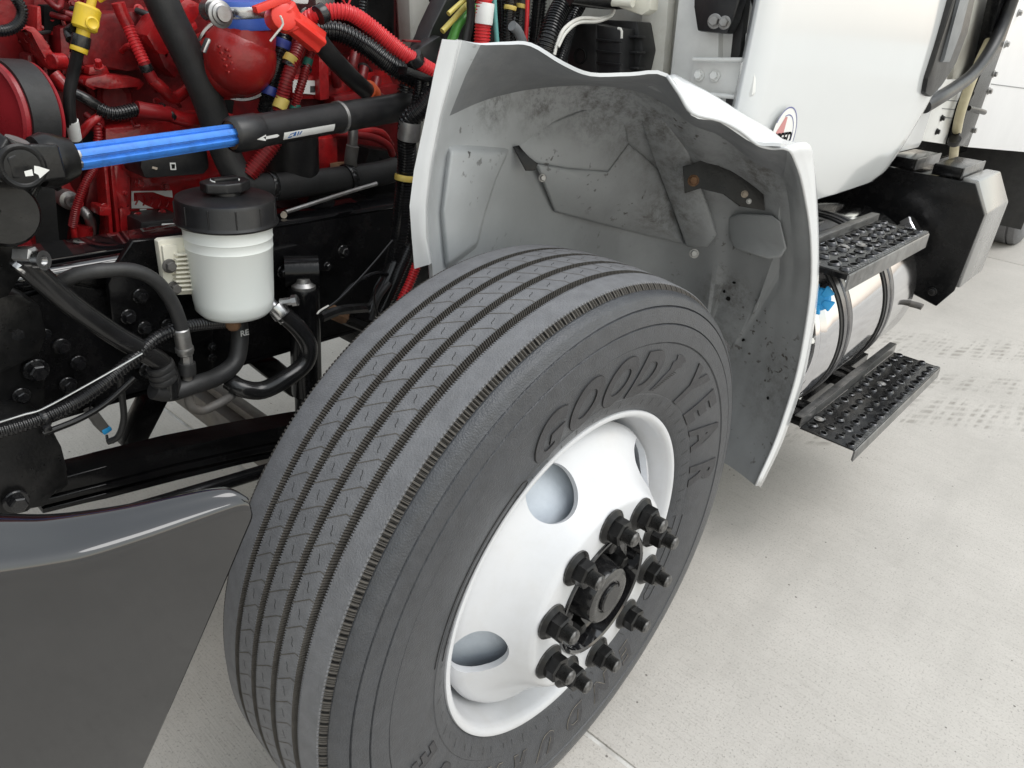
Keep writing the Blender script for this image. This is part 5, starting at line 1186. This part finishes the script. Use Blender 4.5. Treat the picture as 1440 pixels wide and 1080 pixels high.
loom2 = [('tube', [(660,-20,.5),(652,10,.5),(640,40,.5),(628,70,.5)], 5, 'wire_green'), ('tube', [(672,-10,.48),(650,14,.48),(622,44,.48)], 4, 'wire_yellow'), ('tube', [(660,-6,.47),(648,4,.47),(630,20,.47)], 3.5, 'wire_yellow'), ('tube', [(668,10,.49),(646,34,.48),(636,60,.48)], 6, 'wire_green'),
         ('tube', [(660,-20,.46),(662,20,.46),(655,60,.46)], 6, 'rubber_hose'), ('corr', [(682,-20,.42),(680,20,.42),(677,70,.42)], 12, 'conduit_red'), ('corr', [(672,-20,.5),(671,30,.5),(668,70,.5)], 9, 'black_conduit'), ('tube', [(694,-20,.42),(696,20,.42),(699,62,.42)], 3.5, 'wire_teal'),
         ('corr', [(704,-20,.45),(706,20,.45),(706,70,.45)], 9, 'black_conduit'), ('corr', [(722,-20,.42),(716,20,.42),(713,64,.42)], 8, 'black_conduit'), ('tube', [(738,-20,.42),(734,14,.42),(732,40,.42)], 8, 'rubber_hose'), ('corr', [(734,10,.42),(730,40,.42),(730,70,.42)], 7, 'black_conduit'), ('tube', [(742,-10,.40),(741,30,.40),(739,60,.40)], 3, 'conduit_red'),
         ('corr', [(812,-20,.36),(786,16,.36),(772,52,.35),(764,80,.35)], 15, 'black_conduit'), ('corr', [(826,-10,.38),(808,20,.38),(796,56,.36),(786,90,.34)], 10, 'black_conduit'), ('corr', [(760,-20,.44),(757,20,.44),(752,70,.44)], 11, 'black_conduit'), ('tube', [(800,-6,.34),(850,0,.33),(884,0,.32)], 12, 'rubber_gloss'),
         ('tube', [(862,-6,.33),(861,18,.33),(846,26,.33),(816,26,.33),(794,40,.33),(784,60,.33),(779,78,.33)], 2.6, 'wire_white'), ('tube', [(864,0,.325),(862,20,.325),(842,30,.325),(814,32,.325),(796,46,.325),(785,66,.325)], 2.2, 'wire_white'),
         ('tube', [(720,36,.40),(728,44,.40),(735,60,.40)], 7, 'grey_plastic'), ('tube', [(700,-10,.5),(710,30,.5),(745,30,.5)], 8, 'rubber_hose')]
for kind, pp, r, m in loom2: (corr if kind == 'corr' else tube)('conduit' if kind == 'corr' else 'wire', pp, r, m, fw)
band('white_tag', [(683, 4, .418), (680, 34, .418)], 12.8, 'label_white', fw); band('orange_tape', [(718, 8, .415), (717, 14, .415)], 9, 'tape_yellow', fw); band('orange_tape', [(735, 6, .415), (734, 12, .415)], 9, 'tape_yellow', fw)
# dark gear between the engine and the firewall, at the top
for poly, m, y_ in (([(470,-60),(556,-60),(556,60),(520,40),(480,10)], 'cast_black', .74), ([(440,-40),(470,-40),(474,20),(446,30)], 'steel_dull', .7), ([(408,-30),(440,-30),(436,8),(412,6)], 'label_white', .64)):
    prism('air_compressor', poly, m, truck, y=y_, dep=.1, bev=.01)
corr('black_conduit', [(512,-10,.64),(510,10,.64),(508,26,.64)], 6, 'black_conduit', truck, 4); tube('pink_wire', [(480,-4,.6),(488,8,.6),(494,-4,.6)], 1.4, 'conduit_red', truck, 6)

# ------------------------------------------------------------------ steering shaft
sh = empty('steering_shaft', truck)
SA, SB, SC = P(62, 228, y=.42), P(326, 190, y=.46), P(640, 138, y=.53)
ax = (SB - SA).normalized(); r_bl = pxr(SB.lerp(SA, .5), 16.5)
def star(a):
    t = (a / (2 * math.pi) * 6) % 1.0
    return 1.0 if .2 < t < .8 else (.70 if t < .1 or t > .9 else .86)
bm = bmesh.new(); sweep(bm, [SA + (SB - SA) * .145, SB + ax * .02], [r_bl, r_bl], 96, section=star); bm_link('splined_bar', bm, 'paint_blue', sh, 25)
bm = bmesh.new(); sweep(bm, [SA + (SB - SA) * .03, SA + (SB - SA) * .146], [r_bl * .985, r_bl * .985], 96, section=star); bm_link('bare_spline', bm, 'steel_dull', sh, 25)
ax2 = (SC - SB).normalized(); R2 = pxr(SB, 25)
bm = bmesh.new(); pts = [SB - ax2 * .004, SB, SB + ax2 * .004, SB + ax2 * .045, SB + ax2 * .048, SB + ax2 * .05, SC]
sweep(bm, pts, [R2 * .80, R2 * .94, R2, R2, R2 * .95, R2 * .93, R2 * .93], 40, cap=False); bm_link('shaft_tube', bm, 'black_plastic', sh, 30)
bm = bmesh.new(); sweep(bm, [SB + ax2 * .001, SB + ax2 * .0015], [R2 * .86, R2 * .86], 32); bm_link('tube_mouth', bm, 'rust', sh, 30)
cyl('seam_weld', SB + (SC - SB) * .40, SB + (SC - SB) * .412, R2 * 1.0, 'steel_dull', sh, 40)
def on_tube(t, ang, rr):
    """point on the tube: fraction along, angle from the side facing the road"""
    c = SB + (SC - SB) * t; s_ = Vector((0, -1, 0)); s_ = (s_ - ax2 * s_.dot(ax2)).normalized(); u = ax2.cross(s_); 
    if u.z < 0: u = -u
    return c + (s_ * math.cos(ang) + u * math.sin(ang)) * rr
def tube_patch(name, t0, t1, a0, a1, rr, m, parent, n_=8, poly=None):
    bm = bmesh.new()
    if poly: bm.faces.new([bm.verts.new(on_tube(t0 + (t1 - t0) * a, a0 + (a1 - a0) * b, rr)) for a, b in poly])
    else:
        A = [[bm.verts.new(on_tube(t0 + (t1 - t0) * i / n_, a0 + (a1 - a0) * j / n_, rr)) for j in range(n_ + 1)] for i in range(n_ + 1)]
        for i in range(n_):
            for j in range(n_): bm.faces.new((A[i][j], A[i + 1][j], A[i + 1][j + 1], A[i][j + 1]))
    return bm_link(name, bm, m, parent, 60)
tube_patch('maker_label', .145, .345, -.62, -.12, R2 * .945, 'label_white', sh)
for poly in ([(0,.1),(.18,.15),(.28,.9),(.1,.75)], [(.22,.3),(.34,.3),(.38,.95),(.3,.95)], [(.40,.3),(.46,.3),(.50,.92),(.44,.92)], [(.5,.5),(.58,.9),(.64,.9),(.54,.3)]):
    tube_patch('label_logo', .16, .245, -.58, -.16, R2 * .955, 'print_blue', sh, poly=poly)
tube_patch('arrow_mark', .045, .125, -.42, .0, R2 * 1.012, 'label_white', sh, poly=[(0,.5),(.4,.95),(.4,.7),(.9,.75),(1,.5),(.9,.3),(.4,.3),(.4,.05)])
# universal joint: yoke ears, cross, bearing cup
def yoke(c, d, side, m, parent, name, gap=.034, ln=.07):
    d = d.normalized(); side = (side - d * side.dot(d)).normalized(); up = d.cross(side); bm = bmesh.new()
    for s in (1, -1):
        ear = [c + side * s * gap + d * (ln) + up * .020, c + side * s * gap + d * ln - up * .020, c + side * s * gap - up * .024 + d * .012, c + side * s * gap - d * .018 - up * .012, c + side * s * gap - d * .018 + up * .012, c + side * s * gap + up * .020 + d * .012]
        prism_bm(bm, ear, side * s * .012, .004, 3)
    sweep(bm, [c + d * (ln - .012), c + d * ln, c + d * (ln + .012), c + d * (ln + .03)], [.030, .034, .031, .024], 28)
    return bm_link(name, bm, m, parent, 40)
UJ = P(14, 232, y=.42)
yoke(UJ, SA - UJ + ax * .05, Vector((0, -1, .15)), 'cast_black', sh, 'yoke', .034, .042)
yoke(UJ, Vector((-.75, .0, -.55)), Vector((.5, -.2, .85)), 'cast_black', sh, 'lower_yoke', .03, .06)
for s in (1, -1):
    lathe('bearing_cup', UJ + Vector((0, -1, .15)).normalized() * s * .030, Vector((0, -1, .15)) * s, [(0, .026), (.015, .026), (.017, .023), (.0165, .0205), (.0155, .019), (.0165, .012), (.0165, 0)], 'cast_black', sh, 32)
cyl('cross_pin', UJ + Vector((.012, -.005, .03)), UJ - Vector((.012, -.005, .03)), .013, 'steel_dull', sh, 18)
yc = P(55, 232, y=.365)
bm = bmesh.new(); q0 = P(47,236,y=.352)
bm.faces.new([bm.verts.new(P(a, b, y=.352)) for a, b in ((48,233),(54,234),(70,239),(56,251),(54,246),(48,243))]); bm_link('arrow_mark', bm, 'label_white', sh)
bm = bmesh.new(); bm.faces.new([bm.verts.new(P(a, b, y=.350)) for a, b in ((34,241),(45,238),(47,247),(36,248))]); bm_link('paint_mark', bm, 'label_white', sh)
# steering gear casting under the joint
gear = empty('steering_gear', truck)
prism('gear_housing', [(-60,262),(0,262),(20,285),(28,298),(12,315),(-60,330)], 'cast_black', gear, y=.42, dep=.12, bev=.015)
lathe('gear_cap', P(6, 300, y=.41), (0, -1, .2), [(-.05, .04), (0, .04), (.006, .036), (.006, 0)], 'cast_black', gear, 32)
prism('gear_arm', [(12,310),(30,280),(44,272),(48,282),(30,300),(24,318)], 'cast_black', gear, y=.45, dep=.03, bev=.006)
prism('gear_lower', [(-60,330),(14,330),(34,352),(36,386),(14,420),(-60,440)], 'cast_black', gear, y=.46, dep=.14, bev=.02)
prism('gear_flange', [(-60,418),(28,412),(60,430),(70,470),(60,500),(-60,560)], 'cast_black', gear, y=.50, dep=.1, bev=.015)

# ------------------------------------------------------------------ power-steering reservoir
rs = empty('steering_reservoir', truck)
RC = Vector((-.266, .45, 0)); ZB, ZT = .846, 1.002
lathe('reservoir_body', RC, (0, 0, 1), [(ZB, 0), (ZB, .045), (ZB + .004, .054), (ZB + .012, .0605), (ZB + .03, .0625), (ZB + .115, .0655), (ZB + .116, .0662), (ZB + .118, .0657), (ZB + .130, .066), (ZB + .131, .0668), (ZB + .133, .0662), (ZT, .067)], 'bottle_plastic', rs, 72, 40)
capm = [(ZT - .004, .066), (ZT - .004, .0755), (ZT - .001, .077), (ZT + .002, .0755), (ZT + .004, .0745), (ZT + .030, .0735), (ZT + .0345, .0715), (ZT + .0365, .066), (ZT + .0385, .04), (ZT + .040, 0)]
lathe('reservoir_lid', RC, (0, 0, 1), capm, 'black_plastic', rs, 72, 25)
for k in range(12):
    a = k * math.pi / 6 + .2; lathe('lid_rib', RC + Vector((math.cos(a) * .0742, math.sin(a) * .0742, 0)), (0, 0, 1), [(ZT + .003, 0), (ZT + .003, .0012), (ZT + .030, .0012), (ZT + .031, 0)], 'black_plastic', rs, 6)
lathe('filler_neck', RC + Vector((.002, .0, 0)), (0, 0, 1), [(ZT + .036, .022), (ZT + .044, .021), (ZT + .044, 0)], 'black_plastic', rs, 32)
cu, cv = Vector((1, 0, 0)), Vector((0, 1, 0)); bm = bmesh.new(); hexp = [(math.cos(D(k * 45 + 22)) * .034 * (1.15 if k % 4 in (0, 3) else .92), math.sin(D(k * 45 + 22)) * .028) for k in range(8)]
prism_bm(bm, [RC + Vector((.002 + a, b, ZT + .044)) for a, b in hexp], Vector((0, 0, .015)), .003, 3); bm_link('filler_cap', bm, 'black_plastic', rs, 35)
prism_bm(bm := bmesh.new(), [RC + Vector((.002 + a, b, ZT + .059)) for a, b in ((-.02, -.006), (.02, -.006), (.02, .006), (-.02, .006))], Vector((0, 0, .005)), .002); bm_link('cap_grip', bm, 'black_plastic', rs, 35)
for a0, a1 in ((120, 200), (-30, 40)):
    bm = bmesh.new(); sweep(bm, [RC + Vector((.002 + .021 * math.cos(D(a0 + (a1 - a0) * k / 10)), .018 * math.sin(D(a0 + (a1 - a0) * k / 10)), ZT + .0597)) for k in range(11)], [.0011] * 11, 6); bm_link('cap_mark', bm, 'label_white', rs, 40)
# cream mounting flange with ribs and two bolts, behind it the black bracket on the rail
prism('mount_flange', [(222,340),(226,337),(262,333),(266,345),(272,414),(238,416),(232,408)], 'bottle_mount', rs, y=.475, dep=.014, bev=.003)
prism('mount_boss', [(228,346),(250,344),(252,376),(246,380),(232,378)], 'bottle_mount', rs, y=.470, dep=.01, bev=.003)
for k in range(9): prism('mount_rib', [(248, 358 + 6.2 * k), (278, 356 + 6.2 * k), (278, 358.5 + 6.2 * k), (248, 360.5 + 6.2 * k)], 'bottle_mount', rs, y=.462, dep=.02, bev=.001)
bolt('mount_bolt', (238, 374, .469), 10, 'grey_gun', rs, (0, -1, .1)); bolt('mount_bolt', (245, 405, .472), 10, 'grey_gun', rs, (0, -1, .1))
prism('reservoir_bracket', [(166,372),(186,338),(222,336),(262,332),(300,400),(300,470),(250,500),(160,470),(152,400)], 'black_paint', rs, y=.53, dep=.012, bev=.003)
for a, b, r in ((197,416,11), (180,445,11), (203,461,10), (236,457,10)): bolt('bracket_bolt', (a, b, .528), r, 'bolt_black', rs)
# outlets and hoses
lathe('outlet_plug', P(328, 455, y=.42), (0, 0, -1), [(-.02, .012), (.004, .012), (.010, .008), (.010, 0)], 'rust', rs, 14)
tube('return_hose', [(336,448,.46),(337,480,.45),(330,510,.44),(305,530,.43),(270,542,.42),(238,552,.42),(215,548,.42)], 12.5, 'rubber_hose', rs)
tm = text_geo('RE', .014, 0, .0004)
oo = P(343, 468, y=.432)
for v in tm.vertices: v.co = oo + Vector((v.co.x, -.002, v.co.y))
link('hose_print', tm, 'tape_mark', rs)
tube('outlet_stub', [(378,426,.44),(392,440,.42),(402,450,.41)], 10, 'steel', rs); band('hose_clamp', [(386, 430, .42), (398, 444, .41)], 14, 'steel', rs)
lathe('clamp_screw', P(411, 423, y=.40), (.6, -.6, .2), [(-.02, .007), (.0, .007), (.0, .010), (.008, .010), (.010, .007), (.010, 0)], 'steel', rs, 8, 25)
tube('suction_hose', [(396,440,.415),(420,462,.405),(434,486,.40),(428,512,.40),(400,534,.40),(368,549,.41),(340,546,.42),(322,536,.44)], 12.5, 'rubber_gloss', rs)
# pressure lines to the left
pl = empty('pressure_hose', truck)
tube('upper_hose', [(84,398,.44),(110,386,.43),(150,380,.42),(190,381,.42),(220,396,.42),(240,422,.42),(252,450,.42),(257,472,.42)], 10, 'rubber_hose', pl)
cyl('crimp_fitting', (254,462,.42), (261,499,.42), pxr(P(257, 480, y=.42), 11), 'steel_dull', pl, 24, bev=.002); band('crimp_ring', [(259,488,.42), (260,494,.42)], 12.5, 'steel_dull', pl)
cyl('hex_union', (262,498,.42), (263,512,.42), pxr(P(260, 500, y=.42), 8), 'steel_dull', pl, 6); band('grommet', [(263,510,.42), (264,526,.42)], 11.5, 'rubber_hose', pl)
tube('metal_line', [(264,520,.42),(264,545,.42),(268,570,.42),(285,577,.42),(310,566,.42),(326,556,.43),(326,548,.45)], 6.5, 'grey_gun', pl)
tube('lower_hose', [(30,366,.42),(50,384,.42),(100,428,.42),(160,470,.42),(200,493,.42),(226,510,.42),(238,530,.42),(240,556,.42)], 15, 'rubber_gloss', pl)
for k in range(3): band('hose_boot', [(224 + 2 * k, 512 + 8 * k, .42), (228 + 2 * k, 519 + 8 * k, .42)], 19, 'rubber_hose', pl)
band('hose_clamp', [(26, 380, .42), (42, 364, .42)], 15.5, 'steel', pl); lathe('clamp_screw', P(52, 366, y=.40), (.5, -.8, .1), [(-.02, .010), (0, .010), (.001, .0125), (.010, .0125), (.010, .006), (.006, .006), (.006, 0)], 'steel', pl, 16, 25)
lathe('clamp_nut', P(46, 360, y=.405), (.5, -.8, .1), [(-.02, .012), (.002, .012), (.004, .008), (.004, 0)], 'steel_dull', pl, 6, 25)
# ribbed loom with a thin rod along the rail, clipped at the hanger
ll = empty('frame_loom', truck)
corr('loom_conduit', [(-30,614,.40),(30,598,.40),(64,586,.40),(110,564,.40),(150,536,.40),(190,502,.41),(226,472,.42),(270,458,.44),(330,452,.47)], 10, 'black_conduit', ll, 5.6)
tube('loom_rod', [(-30,603,.385),(30,584,.385),(62,574,.385),(130,537,.385),(200,497,.39)], 1.8, 'steel', ll, 8)
tube('loom_hose', [(60,610,.43),(110,590,.43),(150,566,.43),(190,530,.43)], 4.5, 'rubber_gloss', ll)
band('loom_clip', [(58, 590, .40), (66, 586, .40)], 12.5, 'rubber_gloss', ll); slab_between('clip_tail', P(60, 604, y=.385), P(72, 600, y=.385), .01, .008, 'rubber_gloss', ll)
tube('sensor_cable', [(168,528,.46),(172,560,.47),(174,590,.48),(166,614,.49),(150,622,.5)], 4.5, 'rubber_hose', ll)
prism('sensor_plug', [(124,584),(138,578),(156,602),(146,612),(140,606)], 'grey_gun', ll, y=.52, dep=.025, bev=.004); prism('plug_insert', [(143,606),(156,600),(159,605),(147,613)], 'cap_blue', ll, y=.518, dep=.022, bev=.003)
for k in range(2): tube('plug_wire', [(128 + 7 * k, 582, .52), (126 + 8 * k, 574, .53), (130 + 6 * k, 566, .55)], 1.2, 'rubber_gloss', ll, 6)
tube('plug_tail', [(150,612,.52),(152,620,.51),(160,622,.5)], 2, 'rubber_gloss', ll, 6)

# ------------------------------------------------------------------ front suspension and hanger
sus = empty('front_suspension', truck)
prism('hanger_plate', [(-60,430),(40,420),(100,400),(150,410),(200,440),(300,470),(300,522),(222,543),(150,560),(120,572),(88,590),(60,600),(-60,640)], 'black_paint', sus, y=.555, dep=.02, bev=.003)
prism('hanger_web', [(-60,470),(20,440),(48,470),(66,520),(64,580),(-60,640)], 'cast_black', sus, y=.52, dep=.04, bev=.01)
for a, b, r in ((20,466,15), (50,520,17), (86,487,12), (110,510,11), (95,541,12), (30,556,12), (18,440,8), (207,520,12), (190,512,7), (298,487,6), (298,503,6), (482,353,9), (64,470,8), (34,600,10)):
    bolt('frame_bolt', (a, b, .55 if a > 64 else .515), r, 'bolt_black', sus)
prism('spring_hanger', [(-60,610),(40,592),(70,592),(86,628),(94,660),(100,682),(84,694),(56,706),(40,722),(-60,740)], 'cast_black', sus, y=.44, dep=.16, bev=.014)
bolt('hanger_bolt', (22, 704, .435), 17, 'bolt_black', sus)
# leaf spring: two tapered leaves
def leaf(name, top, bot, y, dep):
    pts = top + bot[::-1]; return prism(name, pts, 'black_paint', sus, y=y, dep=dep, bev=.003)
leaf('spring_leaf', [(70,676),(150,656),(250,630),(340,611),(430,594),(520,582)], [(70,698),(150,677),(250,651),(340,631),(430,613),(520,600)], .50, .055)
leaf('spring_leaf', [(60,703),(150,681),(250,655),(340,635),(430,617)], [(60,712),(150,689),(250,663),(340,643),(430,625)], .497, .055)
leaf('spring_leaf', [(60,716),(150,694),(250,668),(340,647),(430,629)], [(60,723),(150,701),(250,675),(340,653),(430,635)], .501, .05)
tube('anti_roll_bar', [(100,742,.40),(200,714,.40),(300,684,.40),(372,662,.41),(440,640,.44)], 10, 'black_paint', sus)
prism('radius_rod', [(206,562),(244,552),(206,626),(172,630)], 'black_paint', sus, y=.66, dep=.04, bev=.006)
prism('radius_rod', [(352,512),(392,506),(442,548),(412,560)], 'black_paint', sus, y=.7, dep=.05, bev=.006)
boxw('front_axle', (-.045, .15, .26), (.045, 1.9, .335), 'grey_gun', sus, .008); boxw('axle_web', (-.012, .15, .336), (.012, 1.9, .36), 'grey_gun', sus, .004)
# shock absorber
sk_ = empty('shock_absorber', truck)
s0, s1 = P(427, 405, y=.50), P(436, 640, y=.50); s1 = Vector((s0.x - .004, s0.y, s1.z))
rr = pxr(s0, 22); e = (s1 - s0)
bm = bmesh.new(); sweep(bm, [s0, s0 + e * .02, s0 + e * .60, s0 + e * .61], [rr * .9, rr, rr, rr * .92], 32); bm_link('dust_tube', bm, 'black_paint', sk_, 30)
cyl('damper_body', s0 + e * .58, s1 + e * .1, rr * .84, 'cast_black', sk_, 28)
lathe('top_nut', s0, (0, 0, 1), [(0, .022), (.006, .022), (.012, .015), (.02, .013), (.02, 0)], 'steel_dull', sk_, 20); lathe('top_eye', P(424, 382, y=.52), (1, -.6, 0), [(-.03, .022), (-.03, .03), (.03, .03), (.03, .022)], 'black_paint', sk_, 28)
prism('top_bracket', [(384,352),(420,344),(462,370),(464,382),(440,380),(436,402),(400,404),(386,378)], 'black_paint', sk_, y=.555, dep=.03, bev=.004)
bolt('bracket_bolt', (398, 382, .548), 10, 'bolt_black', sk_); bolt('bracket_bolt', (460, 374, .548), 6, 'bolt_black', sk_)
lathe('lower_mount', P(466, 560, y=.5), (1, -.3, 0), [(-.05, .018), (.02, .018), (.022, .012), (.022, 0)], 'cast_black', sk_, 20)
# the hood, tipped forward about its front hinge
hood = empty('hood', truck)
hp = [(-1.32, .95), (-1.40, 1.25), (-1.58, 1.75), (-1.86, 2.25), (-2.02, 2.42)]
def hood_shell():
    G = []
    for (x, z) in hp:
        col = []
        for k in range(13):
            t = k / 12; yy = -.05 + 2.16 * t; e_ = abs(2 * t - 1) ** 6; col.append(Vector((x + .30 * e_, yy, z + .05 * e_)))
        G.append(col)
    bm = bmesh.new(); A = [[bm.verts.new(q) for q in c] for c in grid_interp(G, 4, 2)]
    for i in range(len(A) - 1):
        for j in range(len(A[0]) - 1): bm.faces.new((A[i][j], A[i + 1][j], A[i + 1][j + 1], A[i][j + 1]))
    o = bm_link('hood_inner', bm, 'liner_grey', hood, 50); md = o.modifiers.new('t', 'SOLIDIFY'); md.thickness = .006; md.offset = 0
    bm = bmesh.new(); A = [[bm.verts.new(q + Vector((-.02, 0, -.004))) for q in c] for c in grid_interp(G, 4, 2)]
    for i in range(len(A) - 1):
        for j in range(len(A[0]) - 1): bm.faces.new((A[i][j], A[i + 1][j], A[i + 1][j + 1], A[i][j + 1]))
    o = bm_link('hood_skin', bm, 'white_paint', hood, 50); md = o.modifiers.new('t', 'SOLIDIFY'); md.thickness = .006; md.offset = 0
hood_shell()
# hidden depth of the engine bay: radiator side, far inner wing, sump
boxw('radiator', (-.98, .50, .62), (-.86, 1.56, 1.45), 'black_plastic', truck, .01)
boxw('engine_sump', (.30, .86, .46), (.80, 1.2, .70), 'cast_black', truck, .03)
boxw('far_splash_panel', (-.6, 1.58, .80), (.75, 1.60, 1.28), 'liner_grey', truck, .004)
